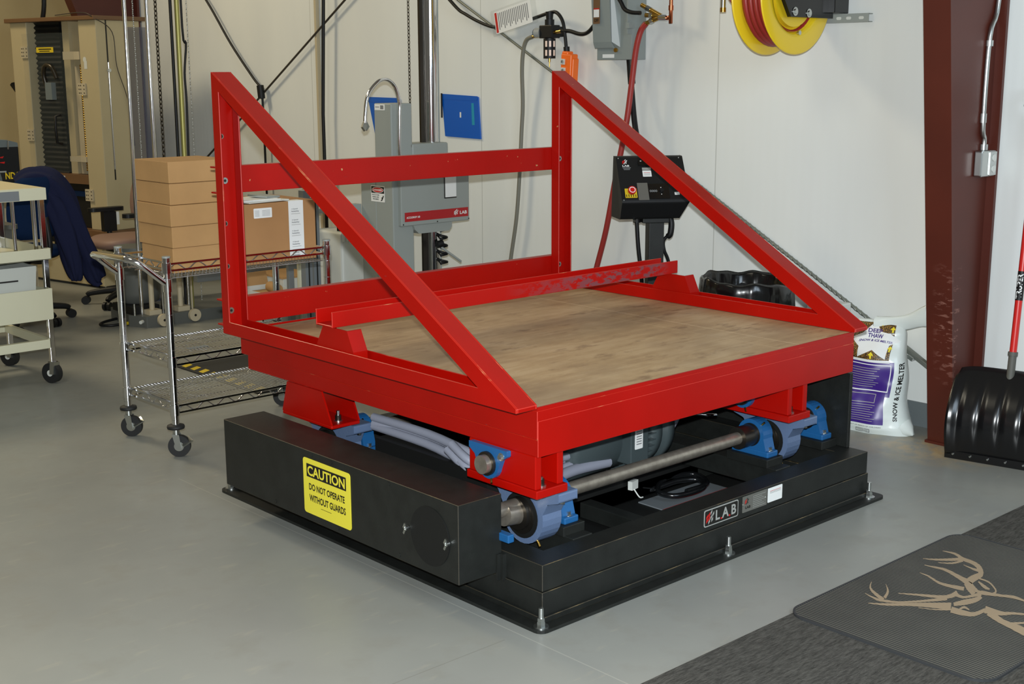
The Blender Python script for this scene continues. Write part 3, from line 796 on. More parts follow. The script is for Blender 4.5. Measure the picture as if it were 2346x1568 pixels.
# air filter regulator
t = thing('air_filter_regulator', 'black air filter regulator with slotted bowl guard on the wall', 'air regulator', (2.96, 2.99, 1.78))
f = MB(); f.cyl((2.93, 2.995, 1.885), (2.93, 2.995, 2.0), .028, m_black_plastic); f.obox((2.93, 2.995, 1.93), (.07, .11, .075), (0, 0, 0), m_black_plastic); f.box(2.95, 3.018, 2.96, 3.03, 1.90, 1.96, m_black_plastic); f.build('body', t, .005)
f = MB(); f.cyl((2.93, 2.995, 2.0), (2.93, 2.995, 2.045), .020, m_black_plastic, r1=.024); f.build('adjusting_knob', t)
f = MB(); f.cyl((2.91, 3.05, 1.925), (2.90, 3.085, 1.925), .028, m_silver, n=24); f.cyl((2.899, 3.086, 1.925), (2.899, 3.0865, 1.925), .024, m_grey_fabric, n=24); f.build('gauge', t)
f = MB(); f.cyl((2.93, 2.995, 1.775), (2.93, 2.995, 1.89), .036, m_black_plastic, n=24); 
for dz in (1.79, 1.842):
    for ang in (-2.9, -2.25, -1.5):
        cx = 2.93+math.cos(ang)*.0355; cy = 2.995+math.sin(ang)*.0355
        f.obox((cx, cy, dz+.017), (.004, .013, .034), (0, 0, ang), m_window)
f.build('bowl', t, .0)
f = MB(); f.cyl((2.93, 2.995, 1.775), (2.93, 2.995, 1.755), .007, m_brass, n=10); f.cyl((2.93, 2.995, 1.757), (2.93, 2.995, 1.725), .003, m_brass, n=8); f.build('drain', t)
f = MB(); f.cyl((2.93, 3.05, 1.905), (2.93, 3.15, 1.905), .009, m_brass, n=10); f.cyl((2.92, 2.94, 1.925), (2.92, 2.885, 1.93), .011, m_brass, n=10); f.build('fitting', t)
f = MB(); f.tube([(2.93, 3.14, 1.905), (2.935, 3.2, 1.885), (2.94, 3.235, 1.82), (2.95, 3.257, 1.7), (2.97, 3.272, 1.5), (2.975, 3.289, 1.337), (2.975, 3.31, 1.05), (2.975, 3.339, .789), (2.975, 3.389, .547), (2.97, 3.45, .2)], .0125, m_grey_hose, 8, smooth=6)
o = f.build('air_hose'); recenter(o); tag(o, 'grey air hose hanging from the black regulator down the wall', 'hose')
f = MB(); f.tube([(2.92, 2.885, 1.93), (2.93, 2.83, 1.93), (2.93, 2.75, 1.912), (2.93, 2.70, 1.912), (2.93, 2.66, 1.93), (2.93, 2.60, 1.975), (2.96, 2.52, 2.0), (2.88, 2.45, 2.12), (2.86, 2.40, 2.12), (2.86, 2.36, 2.075), (2.86, 2.33, 2.035), (2.86, 2.28, 2.015), (2.87, 2.22, 2.01)], .0115, m_black_plastic, 8, smooth=6)
o = f.build('air_hose'); recenter(o); tag(o, 'black rubber air hose looping from regulator to the brass manifold', 'hose')

# disconnect switch
t = thing('disconnect_switch', 'grey electrical safety switch box with ON and OFF plate', 'switch box', (2.95, 2.5, 1.75))
f = MB(); f.box(2.90, 3.0185, 2.31, 2.575, 1.762, 2.32, m_box_grey); f.build('enclosure', t, .003)
f = MB(); f.prism([(2.90, 2.572, 1.825), (2.90, 2.572, 2.32), (2.83, 2.572, 2.32), (2.865, 2.572, 1.86), (2.88, 2.572, 1.825)], (0, -.14, 0), m_box_grey)
f.prism([(2.90, 2.43, 1.825), (2.90, 2.395, 1.83), (2.90, 2.395, 2.32), (2.84, 2.43, 2.32), (2.866, 2.43, 1.86)], (.001, 0, 0), m_box_grey)
f.build('door', t, .004)
f = MB(); yy = (0, -1, 0); 
f.rrect((2.846, 2.553, 1.96), V(yy), UZ, .05, .16, .002, m_brown_trim, .002); f.text('ON', (2.8435, 2.543, 2.09), V(yy), UZ, .03, .016, m_black_ink); f.text('OFF', (2.8435, 2.545, 1.97), V(yy), UZ, .034, .018, m_black_ink)
f.quad2((2.8435, 2.553, 1.96), V(yy), UZ, .004, .046, .036, .078, m_white_paper); f.quad2((2.8435, 2.553, 1.96), V(yy), UZ, .004, .046, .078, .085, m_red_ink)
f.build('position_plate', t)
f = MB(); f.box(2.86, 2.90, 2.305, 2.312, 1.90, 2.25, m_box_grey); f.box(2.85, 2.9, 2.285, 2.31, 1.93, 1.96, m_box_grey); f.build('side_panel', t)
f = MB(); f.rrect((2.8995, 2.53, 1.773), V(yy), UZ, .09, .02, .001, m_white_paper, .001); f.build('label', t)
f = MB(); f.cyl((2.895, 2.42, 1.815), (2.885, 2.42, 1.815), .012, m_brass, n=14); f.build('latch', t)
f = MB(); f.cyl((2.96, 2.36, 1.762), (2.96, 2.35, 1.735), .022, m_zinc); f.build('conduit_hub', t)
f = MB(); f.tube([(2.955, 2.37, 1.765), (2.95, 2.35, 1.6), (2.91, 2.28, 1.38), (2.8, 2.1, 1.1), (2.62, 1.99, .93)], .0165, m_black_plastic, 10, smooth=6); f.tube([(2.955, 2.37, 1.765), (2.952, 2.352, 1.63)], .022, m_black_plastic, 10)
o = f.build('power_cord'); recenter(o); tag(o, 'thick black cord dropping from grey switch box to the black console', 'cord')

# copper drop and brass manifold
t = thing('air_manifold', 'brass three-way air manifold on a copper pipe beside the grey switch box', 'manifold', (2.92, 2.1, 1.95))
f = MB(); f.tube([(2.93, 2.055, 3.0), (2.93, 2.055, 2.03), (2.93, 2.06, 1.99), (2.93, 2.09, 1.975)], .0105, m_copper, 12, smooth=4); f.cyl((2.93, 2.055, 2.02), (2.93, 2.055, 2.045), .014, m_copper); f.build('copper_pipe', t)
f = MB(); f.cyl((2.93, 2.08, 1.982), (2.93, 2.135, 1.985), .017, m_chrome); f.build('coupling', t)
for tz, ty in ((2.055, 2.25), (2.0, 2.22), (1.955, 2.215)):
    f = MB(); p0 = V((2.93, 2.12, 1.99)); p1 = V((2.91, ty, tz)); f.cyl(p0, p0.lerp(p1, .6), .0125, m_brass, n=12); f.cyl(p0.lerp(p1, .55), p0.lerp(p1, .75), .016, m_zinc, n=6, sm=False); f.cyl(p0.lerp(p1, .7), p1, .012, m_brass, n=12); f.build('outlet', t)
f = MB(); f.tube([(2.91, 2.215, 1.955), (2.905, 2.245, 1.92), (2.9, 2.265, 1.86), (2.9, 2.283, 1.78), (2.9, 2.31, 1.6), (2.89, 2.335, 1.4), (2.88, 2.40, 1.1), (2.88, 2.47, .8), (2.88, 2.55, .55), (2.85, 2.6, .3), (2.7, 2.6, .05)], .0165, m_red_hose, 10, smooth=6)
o = f.build('air_hose'); recenter(o); tag(o, 'red rubber air hose hanging from the brass manifold behind the console', 'hose')

# hose reel
t = thing('hose_reel', 'yellow spring hose reel with red hose mounted high on the wall', 'hose reel', (3.0, 1.17, 1.75))
cz = 2.052; cx = 2.70
for y0, y1, nm in ((1.24, 1.252, 'flange_disc'), (1.085, 1.073, 'flange_disc')):
    f = MB(); s_ = 1 if y1 > y0 else -1
    f.lathe([(.20, .0), (.272, .0), (.279, .004), (.279, .008), (.272, .011), (.20, .0065), (.185, .006), (.165, -.035), (.06, -.035), (.06, -.030), (.16, -.030), (.178, .0)], (cx, y0, cz), (0, s_, 0), m_yellow, n=56, caps=False); f.build(nm, t)
f = MB(); f.cyl((cx, 1.09, cz), (cx, 1.24, cz), .15, m_yellow, n=40); f.build('drum', t)
f = MB()
for rr in (.175, .205, .228):
    for k in range(5 if rr < .22 else 4):
        yy_ = 1.108+k*.029+(.01 if rr > .2 else 0)
        pts = [(cx+rr*math.cos(a), min(yy_, 1.228), cz+rr*math.sin(a)) for a in [2*PI*i/40 for i in range(40)]]
        f.tube(pts, .0135, m_red_hose, 7, closed=True)
f.tube([(cx-.2, 1.2, cz+.05), (cx-.19, 1.27, cz-.03), (cx-.10, 1.38, cz-.02), (cx-.03, 1.48, cz+.06), (cx, 1.517, cz+.12)], .0135, m_red_hose, 8, smooth=6)
f.build('hose', t)
f = MB(); f.cyl((cx, 1.517, cz+.14), (cx, 1.517, cz-.045), .013, m_zinc, n=12); f.cyl((cx, 1.517, cz-.045), (cx, 1.517, cz-.067), .015, m_brass, n=12); f.build('nozzle', t)
f = MB(); 
f.prism([(cx-.18, 1.035, 2.4), (cx-.18, 1.035, 2.06), (cx-.10, 1.035, 1.945), (cx+.24, 1.035, 1.945), (cx+.24, 1.035, 2.4)], (0, .02, 0), m_black_gloss)
f.box(cx+.20, 3.018, 1.0, 1.20, 1.969, 2.4, m_black_gloss)
f.cyl((cx, 1.035, cz+.02), (cx, .99, cz+.02), .03, m_black_plastic, n=16); f.build('mounting_arm', t, .003)
for a in ((cx-.07, 1.97), (cx+.04, 1.965), (cx, cz+.02)):
    f = MB(); f.bolt((a[0], 1.034 if a[1] < 2 else .99, a[1]), (0, -1, 0), .012, m_zinc, .006); f.build('bolt', t)
f = MB(); f.cyl((cx+.02, 1.078, 1.875), (cx+.02, 1.066, 1.875), .011, m_zinc, n=10); f.build('flange_bolt', t)
t = thing('strut_channel', 'grey slotted strut channel on the wall beside the yellow reel', 'bracket', (3.0, 1.2, 1.9))
f = MB(); f.box(2.985, 3.018, .865, 1.40, 1.925, 1.93, m_machine_grey); f.box(2.985, 3.018, .865, 1.40, 1.962, 1.967, m_machine_grey); f.box(2.983, 2.987, .865, 1.40, 1.925, 1.967, m_machine_grey); f.build('channel', t)
for y in (1.03, .975, .905):
    MB().rrect((2.9826, y+.014, 1.939), V((0, -1, 0)), UZ, .028, .014, .0065, m_white_plastic, .0005).build('slot', t)

# control console
th = -math.radians(33.5)
t = thing('control_console', 'black sloping control console with red emergency stop on a square post', 'control console', (2.5, 1.87, 0), th, local=True)
f = MB()
L = lambda pts: pts
sect = [(-.140, .213, .02, 1.270), (-.140, .213, -.03, 1.268), (-.136, .222, -.17, 1.048), (-.134, .180, -.12, .953), (-.14, .19, .05, .953)]
vs = []
for x0, x1, y, z in sect: vs += [(x0, y, z), (x1, y, z)]
n = len(sect)
fs = [(2*i, 2*i+1, 2*((i+1) % n)+1, 2*((i+1) % n)) for i in range(n)]
fs = [tuple(reversed(q)) for q in fs]
f.add(vs, fs, m_black_plastic); f.add(vs, [tuple(2*i for i in range(n)), tuple(2*i+1 for i in reversed(range(n)))], m_black_plastic)
f.build('enclosure', t, .012, 3)
# panel frame
P0 = V((-.138, -.03, 1.268)); PX = UX; PY = (V((0, -.03, 1.268))-V((0, -.17, 1.048))).normalized(); PN = PX.cross(PY)
PB = V((-.138, -.17, 1.048))
def pp(u, v, o=.0015): return PB+PX*u+PY*v+PN*o
f = MB(); f.rrect(pp(.022, .022), PX, PY, .062, .052, .002, m_yellow_tape, .003)
for k in range(5): f.quad2(pp(.022, .022, .005), PX, PY, .004+.012*k, .008+.012*k, .003, .018, m_black_ink)
f.cyl(pp(.054, .052, .004), pp(.054, .052, .022), .012, m_black_plastic); f.cyl(pp(.054, .052, .02), pp(.054, .052, .034), .021, m_estop, n=28)
f.ring([pp(.054+.0165*math.cos(a), .052+.0165*math.sin(a), .0342) for a in [k*PI/8 for k in range(16)]], [pp(.054+.0125*math.cos(a), .052+.0125*math.sin(a), .0342) for a in [k*PI/8 for k in range(16)]], PN*.0006, m_white_paper)
f.build('emergency_stop', t)
f = MB(); f.rrect(pp(.09, .008), PX, PY, .055, .098, .001, m_plate, .0015); f.build('instruction_plate', t)
f = MB(); f.rrect(pp(.145, .015), PX, PY, .11, .085, .003, m_black_gloss, .0012)
f.text('0000', pp(.152, .052, .003), PX, PY, .04, .013, m_ink); f.cyl(pp(.215, .06, .001), pp(.215, .06, .012), .010, m_black_plastic, n=16)
for v in (.04, .078): f.cyl(pp(.213, v, .001), pp(.213, v, .003), .0025, m_white_paper, n=8)
f.quad2(pp(.15, .088, .002), PX, PY, 0, .012, 0, .002, m_ink)
f.build('speed_controller', t)
f = MB(); f.rrect(pp(.128, .142), PX, PY, .046, .035, .001, m_white_paper, .001); f.rrect(pp(.128, .180), PX, PY, .046, .014, .001, m_silver, .001)
for k in range(3): f.quad2(pp(.128, .142, .0026), PX, PY, .006, .04, .008+.007*k, .010+.007*k, m_red_ink if k == 2 else m_ink)
f.build('label', t)
f = MB(); f.rrect(pp(.282, .035), PX, PY, .026, .016, .001, m_white_paper, .001); f.build('label', t)
f = MB(); checker_logo(f, pp(.028, .213), PX, PY, .028, m_estop, m_white_paper); f.text('LAB', pp(.027, .201), PX, PY, .036, .010, m_white_paper)
for k in range(3): f.quad2(pp(.026, .183, .001), PX, PY, .0+.003*k, .044-.003*k, .012-.006*k, .015-.006*k, m_ink)
f.build('maker_logo', t)
f = MB(); f.rrect(pp(.11, .205), PX, PY, .06, .03, .002, m_black_gloss, .006); f.quad2(pp(.12, .226, .009), PX, PY, 0, .008, 0, .006, m_white_paper); f.build('display', t)
for u, v in ((.010, .25), (.33, .25), (.012, .01), (.345, .01)):
    MB().cyl(pp(u, v, 0), pp(u, v, .002), .003, m_machine_grey, n=10).build('screw', t)
f = MB(); f.box(.026, .106, -.10, -.02, 0, .955, m_black_steel); f.box(-.08, .21, -.16, .08, 0, .012, m_black_steel); f.box(-.01, .13, -.11, .0, .93, .955, m_black_steel); f.build('post', t, .004)
f = MB(); f.tube([(-.03, -.06, .955), (-.03, -.06, .93)], .02, m_black_plastic, 10); f.tube([(-.03, -.06, .93), (-.02, -.06, .8), (.005, -.05, .6), (.01, -.04, .3), (.01, 0, .02)], .011, m_black_plastic, 8, smooth=6)
f.tube([(.145, -.07, .955), (.15, -.08, .92), (.145, -.08, .87), (.135, -.07, .855)], .016, m_black_plastic, 10, smooth=5); f.tube([(.135, -.07, .86), (.115, -.06, .83), (.12, -.06, .78), (.15, -.05, .7), (.16, -.04, .5), (.13, 0, .1)], .009, m_black_plastic, 8, smooth=6); f.build('cable', t)
f = MB(); f.cyl((-.06, -.115, .952), (-.06, -.13, .945), .006, m_zinc, n=10); f.build('latch_screw', t)

# refuse bin
t = thing('waste_bin', 'round bin lined with a glossy black bag behind the vibration table', 'bin', (2.70, 1.315, 0))
f = MB(); f.lathe([(.18, 0), (.19, .01), (.215, .6), (.225, .62), (.215, .62), (.2, .59), (.17, .02)], (2.70, 1.315, 0), UZ, m_black_plastic, n=40, caps=False); f.cyl((2.7, 1.315, .0), (2.7, 1.315, .02), .18, m_black_plastic, n=40); f.build('barrel', t)
f = MB(); prof = [(.150, .40), (.185, .50), (.205, .60), (.214, .655), (.226, .672), (.236, .660), (.238, .62), (.243, .55), (.246, .46), (.240, .40), (.235, .34)]
n = 96; vs = []
for j, (r, h) in enumerate(prof):
    for k in range(n):
        a = 2*PI*k/n; w = (math.sin(a*9+j*.3)*.35+math.sin(a*17+1.3+j*.5)*.3+math.sin(a*31+j)*.2)*(.004+.011*max(0, (j-5)/5) if j > 3 else .006)
        hh = h+(math.sin(a*5)*.006+math.sin(a*11+2)*.004)+(math.cos(a-2.2)*.008 if j > 2 else 0)
        vs.append((2.70+(r+w)*math.cos(a), 1.315+(r+w)*math.sin(a), hh))
fs = [(j*n+k, j*n+(k+1) % n, (j+1)*n+(k+1) % n, (j+1)*n+k) for j in range(len(prof)-1) for k in range(n)]
f.add(vs, fs, m_bag_black, True); f.build('bin_liner', t)
f = MB(); f.box(2.80, 2.95, .86, 1.02, 0, .57, m_white_plastic)
o = single(f, 'storage_tub', 'white plastic tub half hidden between black bin and red frame', 'tub', bevel=.005)

# ice melt sack
t = thing('ice_melt_sack', 'white and purple sack of ice melter slumped against the wall', 'sack', (2.809, .629, 0), math.radians(-76), local=True)
def sec(z):
    pts = [(0, .215, .085), (.03, .200, .105), (.08, .180, .115), (.16, .163, .11), (.26, .156, .095), (.34, .148, .085), (.42, .134, .068), (.47, .128, .05), (.505, .118, .028), (.52, .11, .014)]
    for (a, b) in zip(pts, pts[1:]):
        if a[0] <= z <= b[0]:
            k = (z-a[0])/(b[0]-a[0]); return tuple(a[i]+(b[i]-a[i])*k for i in (1, 2))
    return pts[-1][1:]
def bag(x, z, off=0., back=False):
    """point on the front of the sack: x across in metres, z up"""
    a, b = sec(min(max(z, 0), .52)); u = max(-.999, min(.999, x/a)); e = (1-abs(u)**2.4)**(1/2.4)
    cre = .005*math.sin(19*x+23*z)+.004*math.sin(41*x-17*z+1)+.006*math.sin(9*z*6+x*8)*min(1, z*3)
    lean = -.01+.16*z
    y = -(b*e+cre*e+off)
    return V((x+.004*math.sin(30*z), (y if not back else b*e)+lean, z))
f = MB(); nx, nz = 48, 52; vs = []; fs = []
for j in range(nz+1):
    z = .52*j/nz; a, b = sec(z)
    for i in range(nx+1): vs.append(bag(a*math.sin(PI/2*(2*i/nx-1)), z))
    for i in range(nx+1): vs.append(bag(a*math.sin(PI/2*(1-2*i/nx)), z, 0, True))
m_ = 2*(nx+1)
for j in range(nz):
    for i in range(m_): fs.append((j*m_+i, j*m_+(i+1) % m_, (j+1)*m_+(i+1) % m_, (j+1)*m_+i))
f.add(vs, fs, m_bag_white, True); f.add(vs, [tuple(range(m_-1, -1, -1)), tuple(range(nz*m_, (nz+1)*m_))], m_bag_white)
# bottom corner ear and the tied neck
f.lathe([(.05, 0), (.035, .03), (.004, .06)], (.17, -.03, .035), (1, -.3, -.55), m_bag_white, n=14)
f.build('sack_body', t)
f = MB(); vs = []; K = 16; J = 12
for j in range(J+1):
    u = j/J; cx = -.02+.24*u; cz = .497+.030*u+.035*u*u; w = .022+.030*u**1.4+.02*(1-u)**3; dd = .018-.010*u
    for k in range(K):
        a = 2*PI*k/K; ww = 1+.12*math.sin(3*a+j*.7)
        vs.append((cx+.01*math.cos(a)*math.sin(a), .06+dd*math.sin(a)*ww*1.3, cz+w*math.cos(a)*ww))
f.add(vs, [(j*K+k, j*K+(k+1) % K, (j+1)*K+(k+1) % K, (j+1)*K+k) for j in range(J) for k in range(K)], m_bag_white, True); f.add(vs, [tuple(range(K-1, -1, -1)), tuple(range(J*K, (J+1)*K))], m_bag_white)
f.build('sack_neck', t)
def patch(f, x0, x1, z0, z1, m, off, nx=14, nz=14):
    vs = [bag(x0+(x1-x0)*i/nx, z0+(z1-z0)*j/nz, off) for j in range(nz+1) for i in range(nx+1)]
    f.add(vs, [(j*(nx+1)+i, j*(nx+1)+i+1, (j+1)*(nx+1)+i+1, (j+1)*(nx+1)+i) for j in range(nz) for i in range(nx)], m, True)
def wtext(f, st, x, z, w, h, m, off, rot=0, arc=0., slant=0.):
    vs, fs = text_geo(st); out = []
    for a, b in vs:
        px, pz = a*w, b*h
        px += slant*pz
        pz += arc*(4*(a-.5)**2-1)
        if rot: px, pz = -pz, px
        out.append(bag(x+px, z+pz, off))
    f.add(out, fs, m)
def wpoly(f, pts, m, off):
    c = (sum(p[0] for p in pts)/len(pts), sum(p[1] for p in pts)/len(pts)); R_ = 8; n = len(pts); E = []
    for i in range(n):
        a, b = pts[i], pts[(i+1) % n]
        for k in range(6): E.append((a[0]+(b[0]-a[0])*k/6, a[1]+(b[1]-a[1])*k/6))
    N_ = len(E); vs = [bag(c[0], c[1], off)]
    for r in range(1, R_+1):
        for e in E: vs.append(bag(c[0]+(e[0]-c[0])*r/R_, c[1]+(e[1]-c[1])*r/R_, off))
    fs = [(0, 1+i, 1+(i+1) % N_) for i in range(N_)]
    for r in range(1, R_):
        for i in range(N_): fs.append((1+(r-1)*N_+i, 1+r*N_+i, 1+r*N_+(i+1) % N_, 1+(r-1)*N_+(i+1) % N_))
    f.add(vs, fs, m)
f = MB(); XR = .088
patch(f, -.15, XR, .05, .34, m_purple, .0008, 20, 30); patch(f, XR, XR+.02, .18, .34, m_purple, .0008, 4, 14)
patch(f, -.145, XR, .335, .345, m_white_paper, .0012, 16, 2); patch(f, -.145, XR+.008, .322, .326, m_white_paper, .0016, 16, 2)
patch(f, XR+.004, XR+.008, .205, .325, m_white_paper, .0016, 2, 10); patch(f, -.145, XR+.008, .203, .208, m_white_paper, .0016, 16, 2)
for (a, b, c_, d_) in ((-.10, .045, .150, .153), (-.10, .045, .188, .191), (-.101, -.098, .150, .191), (.044, .047, .150, .191), (-.145, -.112, .150, .153), (-.145, -.112, .188, .191), (-.114, -.111, .150, .191)): patch(f, a, b, c_, d_, m_silver, .0016, 6, 3)
random.seed(3)
for k in range(9): patch(f, -.13+.01*(k % 2), .045-.012*(k % 3), .305-.0105*k, .3075-.0105*k, m_silver, .0014, 10, 1)
for k in range(8): patch(f, -.14, .05-.01*(k % 3), .138-.0105*k, .1405-.0105*k, m_silver, .0014, 10, 1)
patch(f, -.14, XR-.004, .347, .512, m_pebble, .0008, 16, 14)
star = [(-.015, .518), (.018, .476), (.066, .470), (.116, .436), (.070, .415), (.066, .352), (.0, .392), (-.070, .352), (-.070, .402), (-.12, .436), (-.07, .462)]
wpoly(f, star, m_white_paper, .0016)
wtext(f, 'DEEP', -.045, .468, .070, .018, m_purple, .0024); wtext(f, 'THAW', -.043, .444, .076, .020, m_purple, .0024)
wtext(f, 'SNOW & ICE MELTER', -.078, .423, .160, .010, m_purple, .0024, arc=-.006, slant=.2)
def arrow(x, z, s): wpoly(f, [(x-.3*s, z-1*s), (x+.3*s, z-1*s), (x+.3*s, z), (x+.9*s, z), (x, z+1*s), (x-.9*s, z), (x-.3*s, z)], m_yellow_print, .0026)
arrow(.0, .368, .016); arrow(.074, .489, .013); arrow(.077, .400, .013); arrow(-.105, .405, .013); arrow(.02, .508, .008)
wtext(f, 'KEEP OUT OF REACH OF CHILDREN', -.10, .035, .18, .006, m_ink, .001)
f.ring([bag(-.04, .006, .002), bag(.03, .006, .002), bag(.03, .026, .002), bag(-.04, .026, .002)], [bag(-.037, .009, .002), bag(.027, .009, .002), bag(.027, .023, .002), bag(-.037, .023, .002)], (0, -.0005, 0), m_ink)
for k in range(9): patch(f, -.030+.006*k, -.0275+.006*k, .011, .021, m_ink, .002, 1, 1)
wtext(f, 'SNOW & ICE MELTER', .146, .07, .27, .018, m_black_ink, .003, rot=1)
f.build('printed_artwork', t)

# snow shovel
t = thing('snow_shovel', 'black plastic snow shovel with red handle leaning against the wall', 'shovel', (2.66, -.092, 0), math.radians(-79), local=True)
f = MB(); vs = []; NXs, NZs = 44, 20; 
def shv(u, v, back):
    x = u*.225; z = .02+v*.385
    x *= (1.0+.0*v) if v < .85 else (1-.06*(v-.85)/.15)
    y = .02+.30*v*0 + .18*z - .075*math.sin(PI*min(1, v*1.0))*.9 + .05*v*v
    rib = max(0, math.cos((u*.5)*2*PI*5))**3*.010*math.sin(PI*min(1, max(0, (v-.06)/.85)))
    y += rib - .02*(abs(u)**4)
    if v > .93: z -= .012*abs(u)**6
    return (x, -y*-1+ (.006 if back else 0), z)
for back in (0, 1):
    for j in range(NZs+1):
        for i in range(NXs+1): vs.append(shv(2*i/NXs-1, j/NZs, back))
S_ = (NXs+1)*(NZs+1); fs = []
for j in range(NZs):
    for i in range(NXs):
        q = (j*(NXs+1)+i, j*(NXs+1)+i+1, (j+1)*(NXs+1)+i+1, (j+1)*(NXs+1)+i); fs.append(q); fs.append(tuple(S_+k for k in reversed(q)))
edge = [i for i in range(NXs+1)]+[j*(NXs+1)+NXs for j in range(1, NZs+1)]+[NZs*(NXs+1)+i for i in range(NXs-1, -1, -1)]+[j*(NXs+1) for j in range(NZs-1, 0, -1)]
for k in range(len(edge)): a, b = edge[k], edge[(k+1) % len(edge)]; fs.append((b, a, S_+a, S_+b))
f.add(vs, fs, m_shovel, True); f.box(-.228, .228, .01, .022, 0, .035, m_shovel); f.build('blade', t)
for k in range(6):
    MB().cyl((-.19+.076*k, .011, .022), (-.19+.076*k, .004, .022), .0045, m_zinc, n=10).build('rivet', t)
hd = V((.0, .265, 1.50))-V((0, .13, .40))
f = MB(); p = lambda k: V((.0, .13, .40))+hd*k
f.cyl(p(-.16), p(.075), .017, m_grey_grip, n=20); f.cyl(p(.065), p(.08), .021, m_grey_grip, n=20); f.build('ferrule', t)
f = MB(); f.cyl(p(.075), p(1.0), .0155, m_shovel_red, n=24); f.build('handle', t)
f = MB(); f.cyl(p(.285), p(.40), .0162, m_black_plastic, n=24)
dz = hd.normalized(); vs, fs_ = text_geo('TRUPER'); 
vv = []
for a, b in vs:
    ang = -PI/2+(.5-b)*1.5; q = p(.292)+hd*(.1*a); vv.append(q+V((math.cos(ang)*.0168, math.sin(ang)*.0168, 0)))
f.add(vv, fs_, m_white_paper); f.build('handle_label', t)
f = MB(); q = p(1.0); f.tube([q, q+V((-.06, .008, .05)), q+V((-.06, .016, .12)), q+V((.06, .016, .12)), q+V((.06, .008, .05)), q], .011, m_black_plastic, 8); f.build('grip', t)

# carpet runner and deer mat
f = MB(); f.box(-.9, 3.0, -3.2, -.432, .0005, .007, m_carpet); o = f.build('carpet_runner'); recenter(o); tag(o, 'charcoal ribbed carpet runner on the floor in front of the machine', 'carpet')
t = thing('floor_mat', 'dark ribbed floor mat with a tan deer head lying on the carpet runner', 'doormat', (.72, -.42, .007), 0, local=True)
f = MB(); f.rrect((-.045, -.68, 0), UX, UY, 1.07, .68, .07, m_mat, .006, seg=8); f.build('ribbed_pile', t)
f = MB(); 
def rr_pts(x0, y0, w, h, r, z): 
    o = []
    for cx, cy, a0 in ((x0+w-r, y0+r, -90), (x0+w-r, y0+h-r, 0), (x0+r, y0+h-r, 90), (x0+r, y0+r, 180)):
        for k in range(9): a = math.radians(a0+90*k/8); o.append((cx+r*math.cos(a), cy+r*math.sin(a), z))
    return o
f.ring(rr_pts(-.05, -.685, 1.08, .69, .075, 0), rr_pts(-.043, -.678, 1.066, .676, .068, 0), (0, 0, .0068), m_mat_edge); f.build('rubber_edge', t)
